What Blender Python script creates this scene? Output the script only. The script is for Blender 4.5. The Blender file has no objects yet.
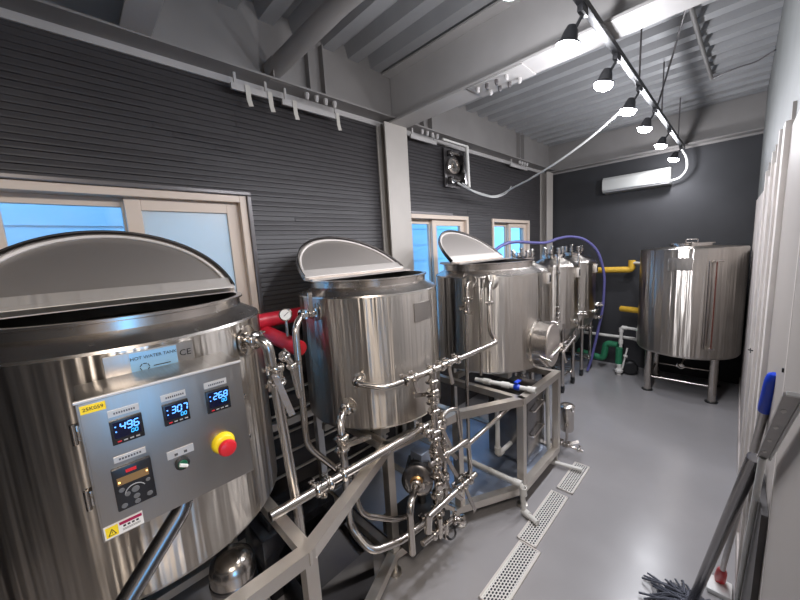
import bpy, bmesh, math, random
from mathutils import Vector, Matrix
random.seed(7)
C = bpy.context.scene
COL = C.collection
PI = math.pi

# ---------------------------------------------------------------- camera
H = 2.0
yaw, pitch, roll = math.radians(45.6), math.radians(8.18), math.radians(3.4)
fwd = Vector((-math.sin(yaw)*math.cos(pitch), math.cos(yaw)*math.cos(pitch), -math.sin(pitch)))
rgt = Vector((math.cos(yaw), math.sin(yaw), 0))
dwn = fwd.cross(rgt)
rr = rgt*math.cos(roll) + dwn*math.sin(roll)
dd = -rgt*math.sin(roll) + dwn*math.cos(roll)
cd = bpy.data.cameras.new('camera'); cam = bpy.data.objects.new('camera', cd); COL.objects.link(cam)
mw = Matrix((( rr.x, -dd.x, -fwd.x, 0), (rr.y, -dd.y, -fwd.y, 0), (rr.z, -dd.z, -fwd.z, H), (0, 0, 0, 1)))
cam.matrix_world = mw
cd.sensor_width = 36; cd.lens = 334.3/800*36; cd.clip_start = 0.02; cd.clip_end = 100
C.camera = cam

# ---------------------------------------------------------------- world, exposure
w = bpy.data.worlds.new('sky'); C.world = w; w.use_nodes = True
bg = w.node_tree.nodes['Background']
bg.inputs[0].default_value = (0.17, 0.52, 1.0, 1); bg.inputs[1].default_value = 4.0
C.view_settings.view_transform = 'Standard'; C.view_settings.look = 'None'
C.view_settings.gamma = 1; C.view_settings.use_curve_mapping = False
C.view_settings.exposure = 0.36
C.cycles.use_denoising = True
C.cycles.max_bounces = 8; C.cycles.diffuse_bounces = 4; C.cycles.glossy_bounces = 5
C.cycles.sample_clamp_indirect = 4.0
C.cycles.caustics_reflective = False
SPOT_W = 23.0
BULB_W = 11.0
FILL_W = 66.0
SPOT_EMIT = 55.0
LAMP_COL = (0.93, 0.94, 1.0)

# ---------------------------------------------------------------- materials
MATS = {}
def newmat(name):
    m = bpy.data.materials.new(name); m.use_nodes = True
    nt = m.node_tree; b = nt.nodes['Principled BSDF']
    MATS[name] = m
    return m, nt, b
def plain(name, col, rough=0.5, metal=0.0, nscale=0, namt=0.0, bump=0.0, spec=None, emit=None, estr=0, coat=0):
    m, nt, b = newmat(name)
    b.inputs['Base Color'].default_value = (*col, 1); b.inputs['Roughness'].default_value = rough
    b.inputs['Metallic'].default_value = metal
    if spec is not None: b.inputs['Specular IOR Level'].default_value = spec
    if coat: b.inputs['Coat Weight'].default_value = coat
    if emit:
        b.inputs['Emission Color'].default_value = (*emit, 1); b.inputs['Emission Strength'].default_value = estr
    if nscale:
        tc = nt.nodes.new('ShaderNodeTexCoord'); n = nt.nodes.new('ShaderNodeTexNoise')
        n.inputs['Scale'].default_value = nscale; n.inputs['Detail'].default_value = 5
        nt.links.new(tc.outputs['Object'], n.inputs['Vector'])
        r = nt.nodes.new('ShaderNodeValToRGB')
        a = tuple(max(0, c*(1-namt)) for c in col); z = tuple(min(1, c*(1+namt)) for c in col)
        r.color_ramp.elements[0].position = .3; r.color_ramp.elements[1].position = .7
        r.color_ramp.elements[0].color = (*a, 1); r.color_ramp.elements[1].color = (*z, 1)
        nt.links.new(n.outputs['Fac'], r.inputs['Fac']); nt.links.new(r.outputs['Color'], b.inputs['Base Color'])
        if bump:
            bp = nt.nodes.new('ShaderNodeBump'); bp.inputs['Strength'].default_value = bump; bp.inputs['Distance'].default_value = .01
            nt.links.new(n.outputs['Fac'], bp.inputs['Height']); nt.links.new(bp.outputs['Normal'], b.inputs['Normal'])
    return m
def steel(name, col=(.62, .60, .57), rough=.2, aniso=.0, grain=(60, 60, 2), gamt=.08, wav=None, wamt=.0):
    """brushed stainless steel; grain is stretched along the small-scale axis"""
    m, nt, b = newmat(name)
    b.inputs['Base Color'].default_value = (*col, 1); b.inputs['Metallic'].default_value = 1
    tc = nt.nodes.new('ShaderNodeTexCoord')
    mp = nt.nodes.new('ShaderNodeMapping'); mp.inputs['Scale'].default_value = grain
    n = nt.nodes.new('ShaderNodeTexNoise'); n.inputs['Scale'].default_value = 1; n.inputs['Detail'].default_value = 4
    nt.links.new(tc.outputs['Object'], mp.inputs['Vector']); nt.links.new(mp.outputs['Vector'], n.inputs['Vector'])
    mr = nt.nodes.new('ShaderNodeMapRange')
    mr.inputs['From Min'].default_value = .3; mr.inputs['From Max'].default_value = .7
    mr.inputs['To Min'].default_value = max(.02, rough-gamt); mr.inputs['To Max'].default_value = rough+gamt
    nt.links.new(n.outputs['Fac'], mr.inputs['Value']); nt.links.new(mr.outputs['Result'], b.inputs['Roughness'])
    if aniso:
        b.inputs['Anisotropic'].default_value = aniso; b.inputs['Anisotropic Rotation'].default_value = .25
        tg = nt.nodes.new('ShaderNodeTangent'); tg.direction_type = 'RADIAL'; tg.axis = 'Z'
        nt.links.new(tg.outputs['Tangent'], b.inputs['Tangent'])
    if wav:
        mp2 = nt.nodes.new('ShaderNodeMapping'); mp2.inputs['Scale'].default_value = wav
        n2 = nt.nodes.new('ShaderNodeTexNoise'); n2.inputs['Scale'].default_value = 1; n2.inputs['Detail'].default_value = 2
        nt.links.new(tc.outputs['Object'], mp2.inputs['Vector']); nt.links.new(mp2.outputs['Vector'], n2.inputs['Vector'])
        bp = nt.nodes.new('ShaderNodeBump'); bp.inputs['Strength'].default_value = wamt; bp.inputs['Distance'].default_value = .02
        nt.links.new(n2.outputs['Fac'], bp.inputs['Height']); nt.links.new(bp.outputs['Normal'], b.inputs['Normal'])
    return m

M_tank = steel('tank_steel', (.54, .50, .455), .30, .95, (3, 3, 200), .012, (18, 18, .5), .85)
M_lidst = steel('lid_steel', (.62, .57, .53), .5, 0, (50, 50, 50), .015)
M_neck = steel('manway_steel', (.58, .54, .50), .26, 0, (30, 30, 30), .015)
M_blkch = plain('black_chrome', (.10, .10, .105), .16, 1)
M_lip = steel('lip_steel', (.82, .77, .72), .55, 0, (4, 60, 4), .04)
M_pipe = steel('pipe_steel', (.58, .54, .50), .22, 0, (40, 40, 40), .03)
M_frame = steel('frame_steel', (.70, .65, .59), .40, 0, (25, 25, 25), .04)
M_panel = steel('panel_steel', (.42, .395, .37), .36, 0, (4, 200, 4), .06)
M_chrome = steel('clamp_steel', (.62, .58, .54), .14, 0, (30, 30, 30), .04)
M_dark = steel('dark_steel', (.24, .23, .23), .25, 0, (10, 10, 10), .015)
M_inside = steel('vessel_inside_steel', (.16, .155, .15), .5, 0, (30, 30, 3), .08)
M_plate = steel('reflection_blue_steel', (.62, .70, .85), .42, 0, (3, 12, 6), .10)  # blue in the base colour stands in for the window's reflection
M_black = plain('black_rubber', (.012, .012, .013), .5)
M_blackgl = plain('black_plastic', (.015, .015, .018), .25)
M_beam = plain('beam_paint', (.25, .235, .225), .55, 0, 3, .08)
M_flange = plain('flange_paint', (.46, .44, .425), .5, 0, 3, .06)
M_deck = plain('deck_paint', (.33, .33, .335), .45, .0, 4, .06)
M_column = plain('column_paint', (.44, .405, .37), .55, 0, 2.5, .06)
M_trim = plain('window_vinyl', (.64, .53, .44), .45)
M_casing = plain('casing_metal', (.13, .12, .12), .35, .4)
M_end = plain('charcoal_wall_paint', (.028, .028, .031), .7, 0, 2.2, .18)
M_rwall = plain('sage_wall_paint', (.15, .155, .15), .6, 0, 3, .1)
M_plaster = plain('bare_plaster', (.52, .47, .44), .7, 0, 3.5, .28, .3)
M_batten = plain('batten_paint', (.66, .61, .57), .55, 0, 6, .1)
M_doorp = plain('door_paint', (.43, .39, .36), .5, 0, 2, .05)
M_white = plain('white_plastic', (.72, .72, .70), .35)
M_pvc = plain('white_pvc', (.68, .66, .62), .35, 0, 5, .05)
M_yellow = plain('yellow_foam', (.70, .42, .04), .6, 0, 20, .12)
M_green = plain('green_foam', (.02, .17, .08), .55, 0, 20, .15)
M_red = plain('red_foam', (.55, .02, .04), .38, 0, 20, .12)
M_purple = plain('purple_hose_rubber', (.10, .095, .26), .35)
M_blue = plain('blue_plastic', (.01, .06, .62), .35)
M_redp = plain('red_plastic', (.62, .02, .03), .3)
M_yelp = plain('yellow_plastic', (.90, .66, .02), .4)
M_greenp = plain('green_plastic', (.0, .10, .05), .3)
M_mop = plain('mop_yarn', (.10, .105, .13), .85, 0, 30, .3)
M_alu = steel('aluminium', (.48, .46, .45), .38, 0, (20, 20, 20), .08)
M_lens = plain('lamp_lens', (.8, .8, .8), .4, emit=(.90, .93, 1.0), estr=SPOT_EMIT)
M_fillglow = plain('fill_diffuser', (.8, .8, .8), .4, emit=(1, .93, .85), estr=6)
M_track = plain('track_black', (.03, .03, .033), .4)
M_ac = plain('ac_plastic', (.44, .44, .42), .3)
M_tape = plain('masking_tape', (.55, .52, .47), .7)
M_copper = plain('copper', (.60, .36, .16), .3, 1)
M_key = plain('key_grey', (.13, .13, .135), .4)
M_screen = plain('screen_black', (.004, .006, .03), .12)
M_digit = plain('screen_digits_blue', (.05, .2, .8), .4, emit=(.12, .38, 1.0), estr=1.6)
M_digit2 = plain('screen_digits_cyan', (.05, .4, .8), .4, emit=(.05, .50, 1.0), estr=.9)
M_amber = plain('keypad_screen_amber', (.20, .12, .05), .3, emit=(1, .55, .2), estr=.02)
M_led = plain('led_warm', (1, .6, .2), .3, emit=(1, .55, .15), estr=3)
M_ink = plain('ink_black', (.02, .02, .02), .5)
M_maroon = plain('label_maroon', (.35, .0, .06), .5)
M_paper = plain('label_white', (.75, .73, .70), .45)
M_bluepl = plain('nameplate_blue', (.30, .52, .72), .3, .3)
M_grey = plain('grey_plastic', (.35, .35, .36), .4)
M_galv = plain('cable_white', (.62, .62, .60), .4)
M_neigh = plain('neighbour_cladding', (.75, .75, .75), .8)

# floor : glossy grey epoxy with scuffs
m, nt, b = newmat('floor_epoxy'); M_floor = m
tc = nt.nodes.new('ShaderNodeTexCoord')
n = nt.nodes.new('ShaderNodeTexNoise'); n.inputs['Scale'].default_value = 1.3; n.inputs['Detail'].default_value = 6
n2 = nt.nodes.new('ShaderNodeTexNoise'); n2.inputs['Scale'].default_value = 4; n2.inputs['Detail'].default_value = 2
nt.links.new(tc.outputs['Object'], n.inputs['Vector']); nt.links.new(tc.outputs['Object'], n2.inputs['Vector'])
r = nt.nodes.new('ShaderNodeValToRGB'); r.color_ramp.elements[0].position = .35; r.color_ramp.elements[1].position = .7
r.color_ramp.elements[0].color = (.30, .288, .290, 1); r.color_ramp.elements[1].color = (.345, .330, .333, 1)
nt.links.new(n.outputs['Fac'], r.inputs['Fac']); nt.links.new(r.outputs['Color'], b.inputs['Base Color'])
mr = nt.nodes.new('ShaderNodeMapRange'); mr.inputs['From Min'].default_value = .35; mr.inputs['From Max'].default_value = .7
mr.inputs['To Min'].default_value = .21; mr.inputs['To Max'].default_value = .27
nt.links.new(n2.outputs['Fac'], mr.inputs['Value']); nt.links.new(mr.outputs['Result'], b.inputs['Roughness'])
bp = nt.nodes.new('ShaderNodeBump'); bp.inputs['Strength'].default_value = .05; bp.inputs['Distance'].default_value = .004
nt.links.new(n2.outputs['Fac'], bp.inputs['Height']); nt.links.new(bp.outputs['Normal'], b.inputs['Normal'])

# siding : dark ribbed cladding in narrow courses with broken lengths
def siding(name, col, hi, strength):
    m, nt, b = newmat(name)
    tc = nt.nodes.new('ShaderNodeTexCoord')
    sp = nt.nodes.new('ShaderNodeSeparateXYZ'); nt.links.new(tc.outputs['Object'], sp.inputs[0])
    cb = nt.nodes.new('ShaderNodeCombineXYZ')
    nt.links.new(sp.outputs['Y'], cb.inputs['X']); nt.links.new(sp.outputs['Z'], cb.inputs['Y'])
    # sloping face of each course
    mt = nt.nodes.new('ShaderNodeMath'); mt.operation = 'DIVIDE'; mt.inputs[1].default_value = .034
    nt.links.new(sp.outputs['Z'], mt.inputs[0])
    fr = nt.nodes.new('ShaderNodeMath'); fr.operation = 'FRACT'; nt.links.new(mt.outputs[0], fr.inputs[0])
    fl = nt.nodes.new('ShaderNodeMath'); fl.operation = 'FLOOR'; nt.links.new(mt.outputs[0], fl.inputs[0])
    c2_ = nt.nodes.new('ShaderNodeCombineXYZ'); my = nt.nodes.new('ShaderNodeMath'); my.operation = 'MULTIPLY'; my.inputs[1].default_value = 2.6
    nt.links.new(sp.outputs['Y'], my.inputs[0]); nt.links.new(my.outputs[0], c2_.inputs['X'])
    m7 = nt.nodes.new('ShaderNodeMath'); m7.operation = 'MULTIPLY'; m7.inputs[1].default_value = 7.31
    nt.links.new(fl.outputs[0], m7.inputs[0]); nt.links.new(m7.outputs[0], c2_.inputs['Y'])
    ns = nt.nodes.new('ShaderNodeTexNoise'); ns.inputs['Scale'].default_value = 1; ns.inputs['Detail'].default_value = 1
    nt.links.new(c2_.outputs[0], ns.inputs['Vector'])
    cr = nt.nodes.new('ShaderNodeValToRGB'); cr.color_ramp.elements[0].position = .42; cr.color_ramp.elements[1].position = .58
    cr.color_ramp.elements[0].color = (.45, .45, .45, 1); nt.links.new(ns.outputs['Fac'], cr.inputs['Fac'])
    pw = nt.nodes.new('ShaderNodeMath'); pw.operation = 'PINGPONG'; pw.inputs[1].default_value = .5; nt.links.new(mt.outputs[0], pw.inputs[0])
    bp = nt.nodes.new('ShaderNodeBump'); bp.inputs['Strength'].default_value = strength; bp.inputs['Distance'].default_value = .006
    nt.links.new(cr.outputs[0], bp.inputs['Height']); nt.links.new(bp.outputs['Normal'], b.inputs['Normal'])
    mxc = nt.nodes.new('ShaderNodeMix'); mxc.data_type = 'RGBA'; nt.links.new(cr.outputs[0], mxc.inputs['Factor'])
    mxc.inputs['A'].default_value = (*col, 1); mxc.inputs['B'].default_value = (*hi, 1); nt.links.new(mxc.outputs['Result'], b.inputs['Base Color'])
    b.inputs['Roughness'].default_value = .5
    return m
M_siding = siding('charcoal_siding', (.040, .037, .039), (.050, .046, .048), .2)

# window panes
def glassmat(name, tcol, mix, rough, frosted=False):
    m, nt, b = newmat(name); nt.nodes.remove(b)
    out = [x for x in nt.nodes if x.type == 'OUTPUT_MATERIAL'][0]
    g = nt.nodes.new('ShaderNodeBsdfGlossy'); g.inputs['Roughness'].default_value = rough
    t = nt.nodes.new('ShaderNodeBsdfTranslucent' if frosted else 'ShaderNodeBsdfTransparent')
    t.inputs[0].default_value = (*tcol, 1)
    mx = nt.nodes.new('ShaderNodeMixShader'); mx.inputs[0].default_value = mix
    if frosted:
        df = nt.nodes.new('ShaderNodeBsdfDiffuse'); df.inputs[0].default_value = (.85, .80, .72, 1)
        m3 = nt.nodes.new('ShaderNodeMixShader'); m3.inputs[0].default_value = .35
        nt.links.new(t.outputs[0], m3.inputs[1]); nt.links.new(df.outputs[0], m3.inputs[2]); t = m3
    nt.links.new(t.outputs[0], mx.inputs[1]); nt.links.new(g.outputs[0], mx.inputs[2]); nt.links.new(mx.outputs[0], out.inputs[0])
    return m
M_glass = glassmat('clear_glass', (.92, .96, 1), .06, .02)
M_frost = glassmat('frosted_glass', (.95, .92, .88), .10, .3, True)

# perforated drain cover : black slots punched in white metal
m, nt, b = newmat('drain_grate_white'); M_grate = m
tc = nt.nodes.new('ShaderNodeTexCoord'); sp = nt.nodes.new('ShaderNodeSeparateXYZ'); nt.links.new(tc.outputs['Object'], sp.inputs[0])
def node(op, a, bb=None):
    q = nt.nodes.new('ShaderNodeMath'); q.operation = op
    for i, v in enumerate((a, bb)):
        if v is None: continue
        if isinstance(v, (int, float)): q.inputs[i].default_value = v
        else: nt.links.new(v, q.inputs[i])
    return q.outputs[0]
ux = node('DIVIDE', sp.outputs['X'], .0165); uy = node('DIVIDE', sp.outputs['Y'], .024)
row = node('FLOOR', ux); uy2 = node('ADD', uy, node('MULTIPLY', row, .5))
fx = node('SUBTRACT', node('FRACT', ux), .5); fy = node('SUBTRACT', node('FRACT', uy2), .5)
d = node('ADD', node('POWER', node('MULTIPLY', fx, 1.0), 2.0), node('POWER', node('MULTIPLY', fy, 0.9), 2.0))
hole = node('LESS_THAN', d, .12)
inx = node('LESS_THAN', node('ABSOLUTE', sp.outputs['X']), .054)
hole = node('MULTIPLY', hole, inx)
mx = nt.nodes.new('ShaderNodeMix'); mx.data_type = 'RGBA'
nt.links.new(hole, mx.inputs['Factor']); mx.inputs['A'].default_value = (.70, .68, .64, 1); mx.inputs['B'].default_value = (.02, .02, .03, 1)
nt.links.new(mx.outputs['Result'], b.inputs['Base Color']); b.inputs['Roughness'].default_value = .35

# ---------------------------------------------------------------- mesh helpers
def V(*a): return Vector(a)
def box(bm, a, b_, bev=0.0, mat=None):
    a, b_ = Vector(a), Vector(b_)
    res = bmesh.ops.create_cube(bm, size=1.0)
    vs = res['verts']; s = b_-a; c = (a+b_)/2
    for v in vs: v.co = Vector((v.co.x*s.x, v.co.y*s.y, v.co.z*s.z)) + c
    if bev > 0:
        es = list({e for v in vs for e in v.link_edges})
        r_ = bmesh.ops.bevel(bm, geom=es, offset=bev, segments=2, affect='EDGES', profile=.6)
        vs = list({v for f in r_['faces'] for v in f.verts} | {v for v in vs if v.is_valid})
    if mat is not None:
        for v in vs:
            if v.is_valid: v.co = mat @ v.co
    return vs
def frame_of(d, up=None):
    d = d.normalized()
    u = Vector(up) if up is not None else (Vector((0, 0, 1)) if abs(d.z) < .95 else Vector((1, 0, 0)))
    x = u.cross(d).normalized(); y = d.cross(x)
    return x, y, d
def round_path(pts, rad, n=6):
    pts = [Vector(p) for p in pts]
    if rad <= 0 or len(pts) < 3: return pts
    out = [pts[0]]
    for i in range(1, len(pts)-1):
        p, a, b_ = pts[i], pts[i-1], pts[i+1]
        da, db = (a-p), (b_-p); la, lb = da.length, db.length
        k = min(rad, la*.48, lb*.48); da.normalize(); db.normalize()
        if da.dot(db) < -.995: out.append(p); continue
        s, e = p+da*k, p+db*k
        for j in range(n+1):
            t = j/n
            out.append(s*(1-t)**2 + p*2*t*(1-t) + e*t*t)
    out.append(pts[-1]); return out
def sweep(bm, path, section, up=None, cap=True):
    """section: list of (x,y) around the path"""
    path = [Vector(p) for p in path]; rings = []
    x = y = None
    for i, p in enumerate(path):
        if i == 0: d = path[1]-path[0]
        elif i == len(path)-1: d = path[-1]-path[-2]
        else:
            d = (path[i+1]-p).normalized() + (p-path[i-1]).normalized()
            if d.length < 1e-6: d = path[i+1]-p
        d = d.normalized()
        if x is None: x, y, _ = frame_of(d, up)
        else:
            x = (x - d*x.dot(d)).normalized(); y = d.cross(x)
        k = 1.0
        if 0 < i < len(path)-1:
            c_ = (path[i+1]-p).normalized().dot((p-path[i-1]).normalized())
            k = 1/math.sqrt(max(.3, (1+c_)/2))
        rings.append([bm.verts.new(p + x*(sx) + y*(sy)) for sx, sy in section])
    n = len(section)
    for a, b_ in zip(rings, rings[1:]):
        for j in range(n): bm.faces.new((a[j], a[(j+1) % n], b_[(j+1) % n], b_[j]))
    if cap:
        bm.faces.new(list(reversed(rings[0]))); bm.faces.new(rings[-1])
def circ_sec(r_, n=14): return [(r_*math.cos(2*PI*i/n), r_*math.sin(2*PI*i/n)) for i in range(n)]
def tube(bm, pts, r_, rad=0, n=14, cap=True): sweep(bm, round_path(pts, rad), circ_sec(r_, n), cap=cap)
def cyl(bm, a, b_, r_, n=20): tube(bm, [a, b_], r_, 0, n)
def lathe(bm, prof, origin=(0, 0, 0), axis=(0, 0, 1), n=48, a0=0, a1=2*PI):
    x, y, d = frame_of(Vector(axis)); o = Vector(origin)
    full = abs(a1-a0-2*PI) < 1e-6; m_ = n if full else n+1
    rings = []
    for r_, z in prof:
        if r_ < 1e-6: rings.append([bm.verts.new(o+d*z)])
        else: rings.append([bm.verts.new(o + d*z + x*r_*math.cos(a0+(a1-a0)*i/n) + y*r_*math.sin(a0+(a1-a0)*i/n)) for i in range(m_)])
    for a, b_ in zip(rings, rings[1:]):
        for j in range(n):
            k = (j+1) % m_
            if len(a) == 1 and len(b_) == 1: continue
            if len(a) == 1: bm.faces.new((a[0], b_[k], b_[j]))
            elif len(b_) == 1: bm.faces.new((a[j], a[k], b_[0]))
            else: bm.faces.new((a[j], a[k], b_[k], b_[j]))
def prism(bm, pts2, z0, z1, xf=None):
    lo = [bm.verts.new((p[0], p[1], z0)) for p in pts2]; hi = [bm.verts.new((p[0], p[1], z1)) for p in pts2]
    n = len(pts2)
    bm.faces.new(list(reversed(lo))); bm.faces.new(hi)
    for i in range(n): bm.faces.new((lo[i], lo[(i+1) % n], hi[(i+1) % n], hi[i]))
    if xf is not None:
        for v in lo+hi: v.co = xf @ v.co
def obj(name, bm, mat, parent=None, loc=None, smooth=True, ang=40, normals=True):
    me = bpy.data.meshes.new(name)
    if normals: bmesh.ops.recalc_face_normals(bm, faces=bm.faces)
    o = bpy.data.objects.new(name, me); COL.objects.link(o)
    off = Vector((0, 0, 0))
    if loc is not None:
        off = Vector(loc)
        for v in bm.verts: v.co -= off
    bm.to_mesh(me); bm.free()
    me.materials.append(mat)
    if smooth:
        me.polygons.foreach_set('use_smooth', [True]*len(me.polygons))
        me.set_sharp_from_angle(angle=math.radians(ang))
    o.location = off
    if parent is not None:
        o.parent = parent
        q = parent
        tot = Vector((0, 0, 0))
        while q is not None: tot += q.location; q = q.parent
        o.location = off - tot
    return o
def tag(o, label, cat, group=None, kind=None):
    o['label'] = label; o['category'] = cat
    if group: o['group'] = group
    if kind: o['kind'] = kind
    return o
def thing(name, label, cat, loc=(0, 0, 0), group=None):
    o = bpy.data.objects.new(name, None); COL.objects.link(o); o.location = loc; o.empty_display_size = .05
    return tag(o, label, cat, group)
def struct(name, bm, mat, label=None, smooth=False, loc=None):
    o = obj(name, bm, mat, None, loc, smooth); o['kind'] = 'structure'
    if label: o['label'] = label
    return o
def B(): return bmesh.new()
def boxobj(name, a, b_, mat, parent=None, bev=0, **k):
    bm = B(); box(bm, a, b_, bev); c = (Vector(a)+Vector(b_))/2
    return obj(name, bm, mat, parent, c, **k)
def tubeobj(name, pts, r_, mat, parent=None, rad=0, n=14):
    bm = B(); tube(bm, pts, r_, rad, n); return obj(name, bm, mat, parent, pts[0])
def copy_tree(o, parent=None):
    c = o.copy(); COL.objects.link(c); c.parent = parent
    for ch in list(o.children): copy_tree(ch, c)
    return c
def text_bm(s, size, mat4):
    cu = bpy.data.curves.new('lettering', 'FONT'); cu.body = s; cu.size = size; cu.align_x = 'CENTER'; cu.align_y = 'CENTER'; cu.extrude = .0004
    cu.resolution_u = 3
    t = bpy.data.objects.new('lettering', cu); COL.objects.link(t)
    dg = bpy.context.evaluated_depsgraph_get(); me = bpy.data.meshes.new_from_object(t.evaluated_get(dg))
    bm = B(); bm.from_mesh(me)
    for v in bm.verts: v.co = mat4 @ v.co
    bpy.data.objects.remove(t); bpy.data.curves.remove(cu); bpy.data.meshes.remove(me)
    return bm

# ================================================================ SETTING
XL, XR, YE, ZC = -2.42, 0.115, 6.1, 3.62
YN, XX = -2.3, 2.2                      # the part of the room behind the photographer
bm = B(); box(bm, (XL-.3, YN-.1, -.1), (XX+.1, YE+.2, 0)); struct('floor', bm, M_floor)

# left wall with three window holes
wins = [(-.28, .94, 1.15, 2.44), (2.55, 3.64, 1.0, 2.385), (4.22, 5.38, 1.15, 2.375)]
bm = B()
ys = [YN] + [q for w_ in wins for q in w_[:2]] + [YE+.1]
rs = random.Random(3)
def courses(bm, ya, yb, za, zb):
    h_ = .034
    box(bm, (XL-.16, ya, za), (XL-.008, yb, zb))
    k = math.floor(za/h_+1e-6)
    while k*h_ < zb-.004:
        z0_, z1_ = max(za, k*h_), min(zb, (k+1)*h_); y_ = ya
        while y_ < yb-1e-6:
            y2 = min(yb, y_+rs.uniform(.25, 1.3)); 
            if yb-y2 < .12: y2 = yb
            o_ = rs.choice((.0005, .002, .002, .0035, .0055))
            p = [(XL-.008, z0_), (XL-.003+o_, z0_+.003), (XL-.004+o_, z0_+.012), (XL-.008+o_*.4, z1_)]
            lo = [bm.verts.new((q[0], y_, q[1])) for q in p]; hi = [bm.verts.new((q[0], y2, q[1])) for q in p]
            for i in range(3): bm.faces.new((lo[i], lo[i+1], hi[i+1], hi[i]))
            bm.faces.new(list(reversed(lo))); bm.faces.new(hi)
            y_ = y2
        k += 1
for i in range(0, len(ys), 2): courses(bm, ys[i], ys[i+1], 0, 3.62)
for a, b_, z0, z1 in wins:
    courses(bm, a, b_, 0, z0); courses(bm, a, b_, z1, 3.62)
struct('wall_left', bm, M_siding)
bm = B(); box(bm, (XL-.16, YE, 0), (XX, YE+.12, 3.62)); struct('wall_end', bm, M_end)
bm = B(); box(bm, (XR, .55, 0), (XR+.12, YE, 3.62)); struct('wall_right', bm, M_rwall)
bm = B(); box(bm, (XR+.12, .55, 0), (XX, .65, 3.62)); struct('wall_side', bm, M_doorp)
bm = B(); box(bm, (XL-.16, YN-.12, 0), (XX, YN, 3.62)); struct('wall_behind', bm, M_end)
bm = B()   # wall far behind the photographer with a daylight window
for a, b_ in (((XX, YN, 0), (XX+.12, -.55, 3.62)), ((XX, .35, 0), (XX+.12, .65, 3.62)), ((XX, -.55, 0), (XX+.12, .35, .75)), ((XX, -.55, 2.2), (XX+.12, .35, 3.62))): box(bm, a, b_)
struct('wall_rear', bm, M_plaster)
w4 = B()
for a, b_ in (((XX+.02, -.55, .75), (XX+.08, -.5, 2.2)), ((XX+.02, .3, .75), (XX+.08, .35, 2.2)), ((XX+.02, -.55, .75), (XX+.08, .35, .8)), ((XX+.02, -.55, 2.15), (XX+.08, .35, 2.2)), ((XX+.02, -.12, .75), (XX+.08, -.08, 2.2))): box(w4, a, b_)
struct('window_4', w4, M_trim)

# ceiling deck : corrugated sheet, ribs run across the room
bm = B(); pitch_ = .246
prof = []
y = YN - .05 + .07
y0 = 3.366 - pitch_*round((3.366-YN)/pitch_)
k = 0
pr = []
y = y0 - pitch_
while y < YE + .15:
    pr += [(y, 3.60), (y+.10, 3.60), (y+.130, 3.695), (y+.216, 3.695)]
    y += pitch_
a = [bm.verts.new((XL-.1, p[0], p[1])) for p in pr]; b2 = [bm.verts.new((XX+.1, p[0], p[1])) for p in pr]
top = [bm.verts.new((XL-.1, p[0], 3.72)) for p in pr]; top2 = [bm.verts.new((XX+.1, p[0], 3.72)) for p in pr]
for i in range(len(pr)-1):
    bm.faces.new((a[i], a[i+1], b2[i+1], b2[i])); bm.faces.new((top[i], top2[i], top2[i+1], top[i+1]))
    bm.faces.new((a[i], top[i], top[i+1], a[i+1])); bm.faces.new((b2[i], b2[i+1], top2[i+1], top2[i]))
struct('ceiling', bm, M_deck)

# neighbouring building outside the windows
bm = B()
box(bm, (-4.6, -4, 0), (-4.4, 9.5, 5))
for i in range(16): box(bm, (-4.4, -4, .3*i+.02), (-4.385, 9.5, .3*i+.275), .0)
o = struct('wall_neighbour', bm, M_neigh)
bm = B(); box(bm, (-6, -5, -.1), (XL-.3, 10, -.02)); struct('floor_outside', bm, M_plaster)

# steel skeleton : edge beam, end beam, main beam, joist, columns
bm = B()
box(bm, (XL, YN, 3.192), (XL+.16, YE, 3.204)); box(bm, (XL+.03, YN, 3.204), (XL+.045, YE, 3.69)); box(bm, (XL-.16, YN, 3.622), (XL-.01, YE, 3.715))
struct('trim_1', bm, M_beam)
bm = B(); box(bm, (XL, YN, 3.150), (XL+.014, YE, 3.192)); struct('trim_2', bm, M_flange)
bm = B(); box(bm, (XL, YE-.16, 3.165), (XR, YE, 3.18)); box(bm, (XL, YE-.06, 3.18), (XR, YE-.045, 3.60)); box(bm, (XL, YE, 3.622), (XX, YE+.12, 3.715)); box(bm, (XL, YE-.012, 3.14), (XR, YE, 3.165)); struct('trim_3', bm, M_beam)
bm = B(); box(bm, (XL+.05, 2.26, 3.16), (XR, 2.48, 3.176)); box(bm, (XL+.05, 2.362, 3.176), (XR, 2.376, 3.6)); box(bm, (XL+.05, 2.26, 3.585), (XR, 2.48, 3.6)); struct('trim_4', bm, M_flange)  # pale paint on the whole beam carries glare from the lamps
bm = B(); box(bm, (XL+.05, .36, 3.2), (XX, .49, 3.212)); box(bm, (XL+.05, .42, 3.212), (XX, .43, 3.6)); struct('trim_5', bm, M_flange)
bm = B(); box(bm, (XL+.05, -1.5, 3.2), (XX, -1.37, 3.212)); box(bm, (XL+.05, -1.44, 3.212), (XX, -1.43, 3.6)); struct('trim_6', bm, M_flange)
def hcol(name, y0_, y1_):
    bm = B()
    box(bm, (XL+.105, y0_, 0), (XL+.12, y1_, 3.16)); box(bm, (XL+.001, (y0_+y1_)/2-.006, 0), (XL+.105, (y0_+y1_)/2+.006, 3.16)); box(bm, (XL, y0_, 0), (XL+.012, y1_, 3.16))
    struct(name, bm, M_column)
hcol('trim_7', 2.19, 2.475); hcol('trim_8', 5.80, 6.04)
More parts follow.
